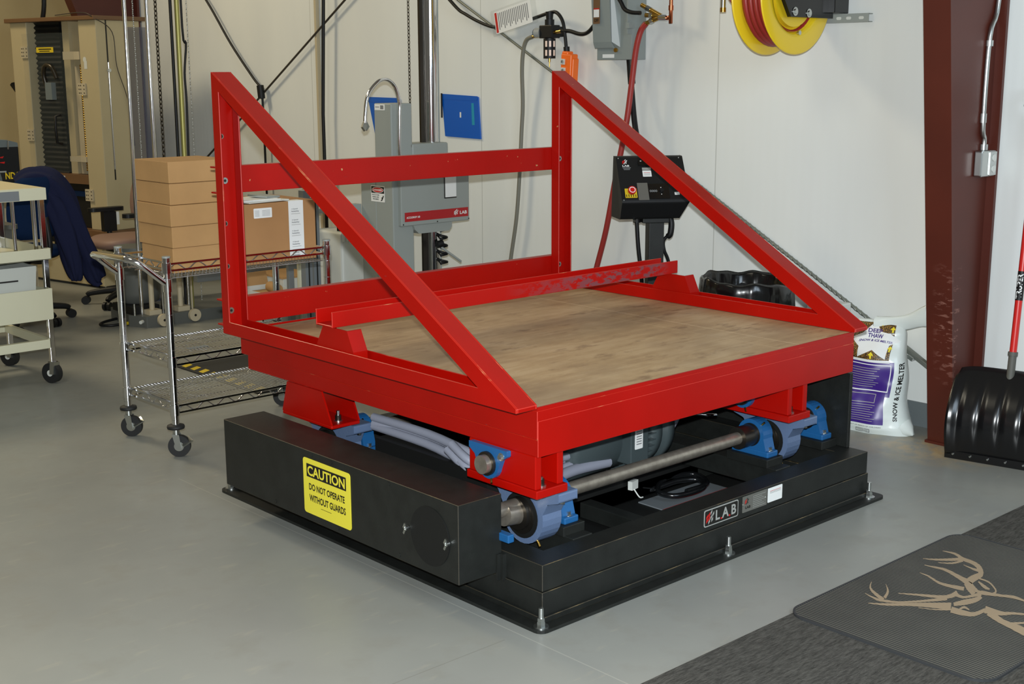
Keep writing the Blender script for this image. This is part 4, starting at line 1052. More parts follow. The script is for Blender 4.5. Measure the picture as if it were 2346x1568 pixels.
f = MB(); DEER = [[0.566,-0.328,0.51,-0.337,0.58,-0.312,0.524,-0.321,0.599,-0.292,0.545,-0.298,0.609,-0.283,0.577,-0.272,0.6,-0.287,0.622,-0.253,0.611,-0.285,0.648,-0.25,0.628,-0.283,0.667,-0.249,0.645,-0.282,0.685,-0.25,0.663,-0.282,0.699,-0.252,0.69,-0.278,0.706,-0.253,0.722,-0.264,0.71,-0.251,0.747,-0.248,0.722,-0.244,0.767,-0.232,0.735,-0.234,0.781,-0.218,0.746,-0.225,0.79,-0.203,0.756,-0.213,0.797,-0.188,0.764,-0.2,0.8,-0.174,0.768,-0.187,0.801,-0.159,0.769,-0.172,0.803,-0.145,0.773,-0.156,0.81,-0.132,0.783,-0.14,0.819,-0.118,0.796,-0.125,0.824,-0.102,0.804,-0.11,0.822,-0.087,0.807,-0.093,0.815,-0.071,0.806,-0.076,0.81,-0.061,0.805,-0.063],[0.797,-0.138,0.769,-0.154,0.79,-0.135,0.764,-0.15,0.78,-0.13,0.755,-0.144,0.767,-0.122,0.744,-0.136,0.752,-0.111,0.731,-0.123,0.735,-0.098,0.717,-0.108,0.72,-0.084,0.705,-0.093,0.708,-0.072,0.697,-0.079,0.698,-0.061,0.691,-0.065,0.692,-0.052,0.687,-0.055],[0.783,-0.152,0.765,-0.165,0.769,-0.15,0.752,-0.162,0.749,-0.148,0.734,-0.158,0.731,-0.142,0.717,-0.151,0.717,-0.132,0.705,-0.138,0.704,-0.118,0.697,-0.123,0.695,-0.108,0.691,-0.111],[0.745,-0.239,0.714,-0.253,0.741,-0.235,0.715,-0.247,0.737,-0.229,0.716,-0.238,0.735,-0.22,0.718,-0.227,0.736,-0.207,0.724,-0.212,0.739,-0.191,0.731,-0.194,0.741,-0.18,0.736,-0.181],[0.627,-0.264,0.579,-0.279,0.63,-0.254,0.586,-0.268,0.634,-0.239,0.596,-0.252,0.64,-0.222,0.607,-0.233,0.647,-0.202,0.618,-0.212,0.656,-0.18,0.63,-0.189,0.661,-0.159,0.638,-0.168,0.661,-0.145,0.641,-0.154,0.657,-0.134,0.64,-0.143,0.653,-0.123,0.638,-0.131,0.648,-0.11,0.637,-0.116,0.643,-0.098,0.636,-0.101,0.64,-0.088,0.635,-0.091],[0.558,-0.283,0.526,-0.298,0.554,-0.273,0.523,-0.288,0.549,-0.259,0.52,-0.272,0.544,-0.244,0.518,-0.256,0.54,-0.232,0.516,-0.242,0.537,-0.219,0.516,-0.228,0.537,-0.205,0.519,-0.212,0.543,-0.189,0.527,-0.194,0.553,-0.17,0.538,-0.175,0.561,-0.153,0.548,-0.157,0.564,-0.137,0.554,-0.142,0.565,-0.124,0.558,-0.127,0.565,-0.114,0.561,-0.116],[0.406,-0.321,0.35,-0.35,0.392,-0.308,0.342,-0.335,0.372,-0.29,0.33,-0.313,0.353,-0.272,0.318,-0.292,0.337,-0.258,0.307,-0.275,0.322,-0.244,0.296,-0.26,0.306,-0.23,0.283,-0.243,0.287,-0.214,0.267,-0.227,0.268,-0.199,0.249,-0.21,0.251,-0.183,0.233,-0.193,0.234,-0.167,0.221,-0.175,0.22,-0.151,0.211,-0.156,0.209,-0.139,0.204,-0.142],[0.439,-0.287,0.414,-0.302,0.424,-0.28,0.401,-0.294,0.402,-0.27,0.382,-0.283,0.377,-0.257,0.36,-0.268,0.35,-0.242,0.335,-0.251,0.321,-0.223,0.309,-0.231,0.297,-0.206,0.286,-0.213,0.285,-0.193,0.272,-0.2,0.279,-0.181,0.263,-0.189,0.274,-0.169,0.256,-0.179,0.269,-0.159,0.251,-0.169,0.264,-0.15,0.247,-0.159,0.262,-0.138,0.246,-0.146,0.264,-0.122,0.252,-0.127,0.268,-0.103,0.26,-0.106,0.271,-0.088,0.267,-0.09],[0.279,-0.155,0.252,-0.163,0.285,-0.141,0.261,-0.149,0.295,-0.122,0.273,-0.128,0.305,-0.104,0.286,-0.109,0.312,-0.092,0.296,-0.095,0.319,-0.083,0.307,-0.084,0.328,-0.074,0.321,-0.072,0.341,-0.065,0.34,-0.061,0.358,-0.056,0.358,-0.053,0.372,-0.049,0.372,-0.047],[0.28,-0.16,0.285,-0.147,0.294,-0.154,0.299,-0.142,0.316,-0.146,0.318,-0.136,0.34,-0.134,0.336,-0.128,0.36,-0.119,0.353,-0.118,0.376,-0.104,0.372,-0.104,0.388,-0.093,0.386,-0.093],[0.51,-0.28,0.481,-0.306,0.493,-0.282,0.466,-0.305,0.471,-0.283,0.444,-0.303,0.448,-0.278,0.422,-0.293,0.427,-0.258,0.405,-0.27,0.407,-0.23,0.388,-0.24,0.388,-0.205,0.374,-0.212,0.373,-0.187,0.362,-0.193,0.36,-0.172,0.353,-0.176,0.351,-0.162,0.346,-0.165],[0.36,-0.346,0.349,-0.352,0.35,-0.338,0.339,-0.344,0.335,-0.326,0.326,-0.331,0.322,-0.313,0.314,-0.317,0.311,-0.298,0.304,-0.301,0.301,-0.281,0.296,-0.284,0.294,-0.269,0.29,-0.271],[0.331,-0.359,0.377,-0.339,0.332,-0.369,0.377,-0.35,0.334,-0.383,0.377,-0.364,0.338,-0.396,0.378,-0.378,0.343,-0.407,0.38,-0.39,0.35,-0.418,0.382,-0.401,0.362,-0.426,0.389,-0.409,0.383,-0.43,0.405,-0.413,0.407,-0.431,0.427,-0.415,0.425,-0.431,0.444,-0.416],[0.386,-0.341,0.41,-0.326,0.394,-0.346,0.422,-0.328,0.406,-0.353,0.438,-0.332,0.419,-0.36,0.456,-0.336,0.434,-0.366,0.471,-0.342,0.452,-0.371,0.486,-0.348,0.469,-0.374,0.5,-0.352,0.487,-0.374,0.511,-0.354,0.503,-0.372,0.521,-0.354,0.514,-0.37,0.53,-0.354],[0.464,-0.298,0.495,-0.287,0.463,-0.306,0.49,-0.296,0.462,-0.318,0.484,-0.309,0.464,-0.328,0.483,-0.319,0.472,-0.335,0.489,-0.325,0.484,-0.34,0.501,-0.329,0.496,-0.345,0.514,-0.333,0.507,-0.35,0.529,-0.336,0.519,-0.356,0.545,-0.34,0.528,-0.36,0.556,-0.342],[0.655,-0.28,0.666,-0.276,0.654,-0.291,0.667,-0.286,0.653,-0.305,0.666,-0.3,0.648,-0.321,0.661,-0.317,0.636,-0.337,0.647,-0.335,0.619,-0.354,0.629,-0.353,0.604,-0.367,0.612,-0.368,0.594,-0.372,0.594,-0.378,0.586,-0.373,0.576,-0.383,0.579,-0.372,0.561,-0.382,0.573,-0.364,0.552,-0.374,0.569,-0.351,0.546,-0.362,0.566,-0.339,0.542,-0.35,0.565,-0.33,0.542,-0.339,0.566,-0.322,0.545,-0.33,0.567,-0.316,0.547,-0.324],[0.629,-0.293,0.639,-0.291,0.619,-0.304,0.634,-0.3,0.605,-0.318,0.626,-0.313,0.594,-0.332,0.619,-0.325,0.59,-0.341,0.613,-0.334,0.591,-0.348,0.608,-0.342,0.593,-0.353,0.604,-0.349],[0.369,-0.369,0.376,-0.363,0.377,-0.37,0.386,-0.362,0.387,-0.371,0.4,-0.361,0.393,-0.373,0.41,-0.363,0.394,-0.377,0.409,-0.372,0.392,-0.385,0.403,-0.382,0.39,-0.391,0.397,-0.389],[0.535,-0.353,0.569,-0.337,0.543,-0.367,0.573,-0.354,0.555,-0.387,0.579,-0.376,0.566,-0.406,0.585,-0.397,0.573,-0.418,0.593,-0.409,0.579,-0.429,0.601,-0.419,0.582,-0.441,0.606,-0.432,0.584,-0.456,0.605,-0.448,0.584,-0.472,0.6,-0.467,0.581,-0.49,0.594,-0.486,0.575,-0.512,0.589,-0.508,0.566,-0.536,0.584,-0.53,0.559,-0.552,0.58,-0.546],[0.405,-0.434,0.462,-0.41,0.409,-0.446,0.46,-0.425,0.416,-0.463,0.457,-0.446,0.425,-0.478,0.457,-0.464,0.436,-0.488,0.462,-0.475,0.45,-0.495,0.471,-0.484,0.462,-0.503,0.48,-0.495,0.472,-0.516,0.488,-0.508,0.482,-0.53,0.496,-0.524,0.488,-0.545,0.503,-0.54,0.489,-0.564,0.506,-0.557,0.487,-0.583,0.509,-0.575,0.486,-0.597,0.51,-0.588],[0.397,-0.447,0.45,-0.435,0.39,-0.46,0.439,-0.449,0.38,-0.479,0.423,-0.469,0.371,-0.498,0.411,-0.487,0.365,-0.513,0.404,-0.501,0.361,-0.527,0.401,-0.514,0.357,-0.54,0.398,-0.527,0.353,-0.552,0.398,-0.537,0.348,-0.563,0.399,-0.546,0.344,-0.575,0.398,-0.558,0.338,-0.591,0.392,-0.576,0.333,-0.611,0.384,-0.594,0.334,-0.628,0.381,-0.609,0.348,-0.639,0.387,-0.619,0.368,-0.645,0.399,-0.628,0.383,-0.649,0.408,-0.634],[0.378,-0.533,0.395,-0.524,0.396,-0.544,0.411,-0.536,0.42,-0.56,0.432,-0.553,0.438,-0.571,0.449,-0.565]]
for k, s_ in enumerate(DEER):
    n = len(s_)//4; vs = [(s_[4*i+2*j], s_[4*i+2*j+1], .0063+.00004*k) for i in range(n) for j in (0, 1)]
    f.add(vs, [(2*i+1, 2*i+3, 2*i+2, 2*i) for i in range(n-1)], m_deer)
f.build('deer_inlay', t)

# ================================================================ grey drop tester with chrome mast
t = thing('drop_tester', 'grey drop tester with chrome mast and red-striped head behind the back rail', 'test machine', (2.25, 3.45, 0))
f = MB(); f.box(1.995, 2.147, 3.33, 3.49, .1, 1.523, m_machine_grey); f.box(1.995, 2.147, 3.49, 3.64, .1, 1.10, m_machine_grey); f.build('cabinet_column', t, .006)
f = MB(); f.box(1.74, 2.75, 3.25, 3.9, 0, .1, m_machine_grey); f.build('base', t, .005)
f = MB(); f.box(2.032, 2.552, 3.30, 3.52, .817, 1.215, m_machine_grey); f.build('lift_head', t, .006)
f = MB(); f.box(2.14, 2.41, 3.32, 3.5, 1.21, 1.29, m_machine_grey); f.build('upper_housing', t, .01, 3)
f = MB(); f.prism([(2.129, 3.31, .817), (2.14, 3.31, .79), (2.17, 3.31, .765), (2.40, 3.31, .765), (2.422, 3.31, .79), (2.422, 3.31, .817)], (0, .19, 0), m_machine_grey); f.build('lower_collar', t, .004)
f = MB(); f.cyl((2.356, 3.41, .1), (2.356, 3.41, 3.0), .042, m_chrome, n=40); f.build('mast', t)
f = MB(); f.box(2.278, 2.312, 3.41, 3.425, .1, 3.0, m_darksteel); f.box(2.394, 2.412, 3.40, 3.46, .1, 3.0, m_machine_grey); f.build('mast_rail', t)
O = V((2.056, 3.2985, .843))
f = MB(); f.rrect(O, UX, UZ, .484, .054, .001, m_lab_red, .001); f.text('ACCUDROP 160', O+V((.012, -.001, .018)), UX, UZ, .10, .012, m_white_paper)
checker_logo(f, O+V((.372, -.001, .010)), UX, UZ, .035, m_white_paper, m_white_paper); f.text('LAB', O+V((.418, -.001, .016)), UX, UZ, .055, .020, m_white_paper); f.build('name_stripe', t)
f = MB(); f.rrect((2.355, 3.2985, .960), UX, UZ, .095, .17, .001, m_black_ink, .001); f.rrect((2.362, 3.2972, .967), UX, UZ, .086, .17, .001, m_white_paper, .0006); f.build('scale_window', t)
for x in (2.045, 2.30, 2.545): MB().cyl((x, 3.299, .828), (x, 3.297, .828), .004, m_black_ink, n=8).build('screw', t)
O = V((1.9945, 3.537, .954)); DY = V((0, -1, 0)); f = MB(); f.rrect(O, DY, UZ, .132, .093, .002, m_white_paper, .001)
O1 = O+V((-.0011, 0, 0))
f.rrect(O1+DY*.004+UZ*.050, DY, UZ, .124, .039, .002, m_black_ink, .0003)
for rx, rz, mm, o_ in ((.056, .0165, m_white_paper, .0005), (.052, .014, m_red_ink, .0008)):
    f.poly([O1+DY*(.066+rx*math.cos(a))+UZ*(.0695+rz*math.sin(a))+V((-o_, 0, 0)) for a in [2*PI*k/28 for k in range(28)]], mm)
f.text('DANGER', O1+DY*.022+UZ*.064+V((-.0009, 0, 0)), DY, UZ, .088, .011, m_white_paper, .0002)
for k, w in enumerate(('WATCH YOUR', 'HANDS AND', 'FINGERS')): f.text(w, O1+DY*(.008+.005*k)+UZ*(.036-.0125*k), DY, UZ, .072-.008*k, .0075, m_black_ink, .0003)
f.poly([O1+DY*x+UZ*z+V((-.0003, 0, 0)) for x, z in ((.092, .006), (.107, .008), (.114, .018), (.124, .034), (.118, .042), (.110, .028), (.099, .026), (.105, .019))], m_black_ink); f.build('danger_label', t)
f = MB(); f.rrect((1.9945, 3.482, 1.484), DY, UZ, .096, .034, .001, m_white_paper, .001); f.quad2((1.9933, 3.482, 1.484), DY, UZ, .055, .085, .006, .028, m_ink)
f.quad2((1.9933, 3.482, 1.484), DY, UZ, .007, .045, .016, .020, m_ink); f.build('label', t)
f = MB(); f.tube([(2.03, 3.30, 1.23), (2.028, 3.30, 1.3), (2.033, 3.30, 1.45), (2.035, 3.30, 1.53), (2.010, 3.30, 1.61), (1.97, 3.30, 1.65), (1.93, 3.30, 1.660), (1.885, 3.30, 1.645), (1.835, 3.30, 1.60), (1.807, 3.30, 1.55), (1.795, 3.30, 1.48), (1.79, 3.30, 1.42)], .0105, m_chrome, 12, smooth=6); f.build('gooseneck', t)
f = MB(); f.bar((1.79, 3.30, 1.418), (1.755, 3.27, 1.388), .03, .012, m_zinc, up=(0, 1, 0)); f.bar((1.79, 3.30, 1.418), (1.828, 3.33, 1.388), .03, .012, m_zinc, up=(0, 1, 0)); f.build('fork_tip', t)
f = MB()
z = 1.30; k = 0
while z < 3.0:
    a = 0 if k % 2 else PI/2
    dx, dy = math.cos(a)*.0065, math.sin(a)*.0065
    f.tube([(2.151+dx*math.cos(q), 3.35+dy*math.cos(q), z+.012*math.sin(q)) for q in [2*PI*i/8 for i in range(8)]], .0022, m_darksteel, 5, closed=True)
    z += .0195; k += 1
f.cyl((2.151, 3.35, 1.21), (2.151, 3.35, 1.27), .02, m_machine_grey); f.cyl((2.151, 3.35, 1.27), (2.151, 3.35, 1.285), .024, m_darksteel); f.build('hoist_chain', t)
f = MB(); f.tube([(2.382+.030*math.cos(a), 3.36+.030*math.sin(a), .765-.215*a/(2*PI*4.3)) for a in [2*PI*4.3*k/110 for k in range(111)]], .008, m_black_plastic, 7); f.build('coil_cord', t)
f = MB(); f.cyl((2.33, 3.34, .682), (2.365, 3.33, .690), .022, m_black_plastic); f.tube([(2.36, 3.34, .665), (2.42, 3.3, .61), (2.48, 3.3, .57)], .007, m_machine_grey, 8); f.build('clamp_handle', t)
f = MB(); f.box(1.88, 1.995, 3.64, 3.70, .85, .93, m_machine_grey); f.build('sensor_box', t)
f = MB(); f.rrect((1.9945, 3.48, .655), V((0, -1, 0)), UZ, .065, .085, .006, m_beige2, .002); f.build('cover_plate', t)
# aluminium frame posts standing left of it
for k, (x, y) in enumerate(((1.79, 3.95), (1.87, 3.98))):
    f = MB(); f.box(x, x+.05, y, y+.05, 0, 1.0 if k == 0 else .95, m_silver_tape); f.box(x+.02, x+.03, y-.001, y, 0, .95, m_black_ink)
    o = single(f, 'aluminium_post', 'slotted aluminium profile post %s the grey drop tester' % ('standing furthest left of' if k == 0 else 'standing close against'), 'post', group='slotted aluminium posts beside the grey drop tester', bevel=.002)

# ================================================================ wire cart with boxes
t = thing('wire_cart', 'chrome wire shelf cart with round push handle on black casters', 'cart', (.54, 2.735, 0))
X0, X1, Y0, Y1 = .118, .962, 2.503, 2.966
def wire_shelf(zt, zb, basket):
    f = MB(); w = .003; xa, xb, ya, yb = X0+.022, X1-.022, Y0+.004, Y1-.004
    per = [(xa, ya), (xb, ya), (xb, yb), (xa, yb)]
    for z in (zt, zb):
        for i in range(4):
            a, b = per[i], per[(i+1) % 4]; f.bar((a[0], a[1], z), (b[0], b[1], z), .008, .008, m_chrome)
    for i in range(4):
        a, b = V((*per[i], 0)), V((*per[(i+1) % 4], 0)); L_ = (b-a).length; n = max(4, int(L_/.052)); pts = []
        for k in range(n*6+1):
            u = k/(n*6); pts.append(a.lerp(b, u)+V((0, 0, (zt+zb)/2+(zt-zb)/2*.92*math.sin(u*n*2*PI/1.0*.5*1.0))))
        f.tube(pts, .0030, m_chrome, 5)
    zm = zt if not basket else zb-.030
    n = 46
    for k in range(1, n):
        x = xa+(xb-xa)*k/n
        if basket: f.tube([(x, ya, zb), (x, ya, zm), (x, yb, zm), (x, yb, zb)], .0017, m_chrome, 4)
        else: f.tube([(x, ya, zm), (x, yb, zm)], .0028, m_chrome, 4)
    for y in (ya, ya+.11, (ya+yb)/2, yb-.11, yb): f.tube([(xa, y, zm-.004), (xb, y, zm-.004)], .0026, m_chrome, 5)
    if basket:
        for y in (ya+.04, yb-.04, ya+.16, yb-.16): f.tube([(xa, y, zm-.003), (xb, y, zm-.003)], .002, m_chrome, 4)
    f.build('wire_shelf', t)
    for x in (X0, X1):
        for y in (Y0, Y1):
            MB().cyl((x, y, zb-.008), (x, y, zt+.008), .0215, m_chrome, r1=.0205, n=18).build('shelf_collar', t)
wire_shelf(.876, .846, True); wire_shelf(.452, .420, False); wire_shelf(.232, .200, False)
for x in (X0, X1):
    for y in (Y0, Y1):
        p = MB(); p.cyl((x, y, .135), (x, y, .905), .0168, m_chrome, n=24); p.cyl((x, y, .905), (x, y, .912), .0185, m_machine_grey, n=20)
        for k in range(9): p.lathe([(.0169, 0), (.0175, .001), (.0169, .002)], (x, y, .17+k*.08), UZ, m_chrome, n=20, caps=False)
        po = p.build('post', t)
        p = MB(); p.lathe([(.018, .0), (.038, .003), (.040, .010), (.038, .018), (.018, .022)], (x, y, .128), UZ, m_rubber, n=24); p.build('bumper', po)
        c = MB(); a = -1.60 if (x, y) == (X0, Y0) else -1.72; d = V((math.cos(a+.9), math.sin(a+.9), 0)); nrm = V((-d.y, d.x, 0)); wc = V((x, y, .05))+d*.012
        c.cyl(wc-nrm*.013, wc+nrm*.013, .0498, m_rubber, n=32); c.cyl(wc-nrm*.0155, wc+nrm*.0155, .022, m_zinc, n=20)
        co = c.build('caster', t)
        c = MB()
        for s in (-1, 1): c.prism([wc+nrm*(s*.018)+d*(-.014), wc+nrm*(s*.018)+d*.012+V((0, 0, -.008)), wc+nrm*(s*.018)+d*.014+V((0, 0, .055))-d*.03+d*.02, wc+nrm*(s*.018)-d*.028+V((0, 0, .058))], nrm*(s*.003), m_zinc)
        c.cyl((x, y, .105), (x, y, .13), .016, m_zinc, n=20)
        if y == Y0 or x == X0: c.obox(wc-nrm*.0+d*.03+V((0, 0, .02)), (.045, .05, .006), (.5, .3, a), m_zinc)
        c.build('fork', co)
f = MB(); f.tube([(X0, Y0, .785), (X0-.06, Y0, .835), (X0-.125, Y0+.002, .890), (X0-.158, Y0+.03, .908), (X0-.165, Y0+.09, .910), (X0-.155, Y1-.12, .900), (X0-.14, Y1-.04, .890), (X0-.10, Y1-.004, .868), (X0-.05, Y1, .825), (X0, Y1, .785)], .0145, m_chrome, 16, smooth=8)
f.build('push_handle', t)
for y in (Y0, Y1): MB().cyl((X0, y, .755), (X0, y, .81), .0205, m_chrome, n=20).build('handle_clamp', t)
MB().rrect((.27, 2.62, .4555), UX, UY, .10, .035, .003, m_silver_tape, .001).build('shelf_label', t)

# small box stack
def carton(x0, x1, y0, y1, z0, z1, label, m=m_cardboard, seamz=None):
    f = MB(); f.box(x0, x1, y0, y1, z0, z1, m)
    o = f.build('cardboard_box', None, .003, 2); recenter(o); return tag(o, label, 'box', 'flat cardboard boxes stacked on the wire cart')
zs = [.8205, .934, 1.030, 1.126, 1.222, 1.318]
names = ['lowest flat cardboard box, set down inside the wire basket of the cart', 'second flat cardboard box from the bottom of the stack on the cart', 'middle flat cardboard box of the stack on the wire cart', 'second flat cardboard box from the top of the stack on the cart', 'topmost flat cardboard box of the stack on the wire cart']
for k in range(5):
    d = .012 if k == 0 else 0; j = (0, .003, -.002, .002, 0)[k]
    carton(.178+d*.5+j, .50, 2.552+d+j, 2.868-d+j, zs[k]+.0008, zs[k+1]-.0008, names[k])
# big carton
t = thing('large_carton', 'large brown carton with white address strip on the wire cart', 'box', (.735, 2.74, .831))
f = MB(); f.box(.532, .938, 2.552, 2.94, .8205, 1.103, m_card_big); f.build('carton_body', t, .004)
f = MB(); f.prism([(.786, 2.5505, .835), (.868, 2.5505, .835), (.868, 2.5505, 1.1045), (.786, 2.5505, 1.1045)], (0, -.0008, 0), m_white_paper); f.box(.786, .868, 2.5505, 2.60, 1.1035, 1.1045, m_white_paper)
for k in range(5):
    z = 1.062-k*.052
    f.text('A Special', (.802, 2.5492, z), UX, UZ, .035, .007, m_ink); f.text('Reliability', (.802, 2.5492, z-.012), UX, UZ, .042, .008, m_ink); f.quad2((.80, 2.5492, z-.02), UX, UZ, 0, .05, 0, .002, m_silver)
f.build('address_strip', t)
f = MB(); f.rrect((.597, 2.5505, 1.036), UX, UZ, .098, .046, .004, m_white_paper, .0008)
for k in range(5): f.quad2((.597, 2.5492, 1.036), UX, UZ, .006, .03, .010+.006*k, .0115+.006*k, m_ink); f.quad2((.597, 2.5492, 1.036), UX, UZ, .045, .088, .010+.006*k, .0115+.006*k, m_ink)
f.build('shipping_label', t)
t = thing('clipboard', 'white clipboard with loose papers lying on the large carton', 'clipboard', (.69, 2.67, 1.104))
f = MB(); f.obox((.68, 2.66, 1.109), (.235, .20, .006), (0, 0, .12), m_white_plastic); f.build('board', t, .002)
f = MB(); f.obox((.66, 2.665, 1.1145), (.20, .18, .004), (0, 0, .02), m_white_paper); f.obox((.655, 2.67, 1.1175), (.19, .17, .002), (.0, .015, .3), m_white_paper); f.build('papers', t)
f = MB(); f.obox((.735, 2.68, 1.124), (.11, .11, .010), (.05, .05, .4), m_machine_grey); f.build('metal_clip', t, .002)

# ================================================================ ivory utility cart at far left
t = thing('utility_cart', 'ivory steel utility cart with two shelves at the left edge', 'cart', (-.1, 4.58, 0))
xr, xl, yn, yf = .33, -.62, 4.27, 4.90
for (x, y) in ((xr-.028, yn+.0), (xr-.028, yf-.03), (xl, yn), (xl, yf-.03)):
    f = MB(); f.box(x, x+.028, y, y+.028, .115, 1.03, m_chrome); po = f.build('leg', t, .002)
    c = MB(); wc = V((x+.004, y+.01, .058)); c.cyl(wc+V((-.016, -.008, 0)), wc+V((.016, .008, 0)), .0575, m_rubber, n=32); co = c.build('caster', t)
    c = MB(); c.obox(wc+V((.006, -.02, .028)), (.045, .03, .07), (0, .15, .4), m_zinc); c.cyl((x+.014, y+.014, .095), (x+.014, y+.014, .118), .028, m_zinc); c.cyl(wc+V((-.018, -.009, 0)), wc+V((-.02, -.010, 0)), .018, m_white_plastic); c.build('fork', co)
f = MB(); f.box(xl-.03, xr+.01, yn-.012, yf+.01, 1.025, 1.09, m_cart_beige); f.box(xl-.02, xr, yn-.002, yf, 1.089, 1.092, m_cart_top); f.build('top_shelf', t, .004)
f = MB(); f.box(xl-.03, xr+.01, yn-.02, yf+.01, .697, .705, m_cart_beige)
for a in ((xl-.03, xr+.01, yn-.02, yn-.012), (xl-.03, xr+.01, yf+.002, yf+.01), (xr+.002, xr+.01, yn-.02, yf+.01)): f.box(*a, .697, .76, m_cart_beige)
f.box(xl, .10, yn+.1, yf, .705, .775, m_cart_top); f.build('lower_shelf', t, .003)
f = MB(); f.rrect((.065, yn-.0125, 1.028), UX, UZ, .125, .052, .001, m_silver_tape, .001); f.build('tape_patch', t)
f = MB(); f.box(xl, xr-.035, yn-.025, yn+.01, .205, .255, m_cart_beige); f.box(xr-.045, xr-.02, yn, yf, .205, .255, m_cart_beige); f.box(xl, xr-.03, yf-.03, yf, .205, .255, m_cart_beige); f.build('bottom_rail', t, .003)
for s in (0,):
    f = MB(); f.cyl((xr-.04, yn+.06, .70), (xr-.04, yn+.06, 1.03), .012, m_chrome); f.cyl((.16, yn+.02, .70), (.16, yn+.02, 1.03), .010, m_chrome); f.build('inner_post', t)
cart_t = t
f = MB(); f.cyl((.126, yn+.058, .7055), (.126, yn+.058, .745), .026, m_black_plastic); o = single(f, 'tape_roll', 'small black roll on the middle shelf of the ivory cart', 'roll')
# bins
t = thing('plastic_bin', 'pale grey plastic bin with slot handle hanging in the ivory cart', 'bin', (0, 4.5, .5))
f = MB(); x0, x1, y0, y1 = -.5, .255, yn-.005, yf-.08
def tub(f, x0, x1, y0, y1, z0, z1, m, w=.006, taper=0.03):
    f.ring([(x0, y0, z1), (x1, y0, z1), (x1, y1, z1), (x0, y1, z1)], [(x0+w, y0+w, z1), (x1-w, y0+w, z1), (x1-w, y1-w, z1), (x0+w, y1-w, z1)], (0, 0, -.012), m)
    f.add([(x0, y0, z1-.012), (x1, y0, z1-.012), (x1, y1, z1-.012), (x0, y1, z1-.012), (x0+taper, y0+taper*.3, z0), (x1-taper, y0+taper*.3, z0), (x1-taper, y1-taper, z0), (x0+taper, y1-taper, z0)], [(0, 1, 5, 4), (1, 2, 6, 5), (2, 3, 7, 6), (3, 0, 4, 7), (4, 5, 6, 7)], m)
tub(f, x0, x1, y0, y1, .40, .668, m_bin, taper=.02); f.build('tub', t)
f = MB(); f.box(-.02, .15, y0-.0022, y0-.0012+.004, .592, .600, m_black_ink); f.build('handle_slot', t)
t = cart_t
f = MB(); f.prism([(-.62, yn-.035, .54), (-.62, yn-.03, .372), (xr-.01, yn-.03, .372), (xr-.01, yn-.035, .54)], (0, .012, 0), m_cart_beige); f.box(-.62, xr-.01, yn-.03, yf-.05, .366, .374, m_cart_beige); f.prism([(xr-.012, yn-.03, .37), (xr-.012, yf-.05, .37), (xr-.012, yf-.05, .50), (xr-.012, yn-.035, .54)], (.004, 0, 0), m_cart_beige); f.build('front_bin', t, .003)  # front bin with floor and side, built as part of the cart

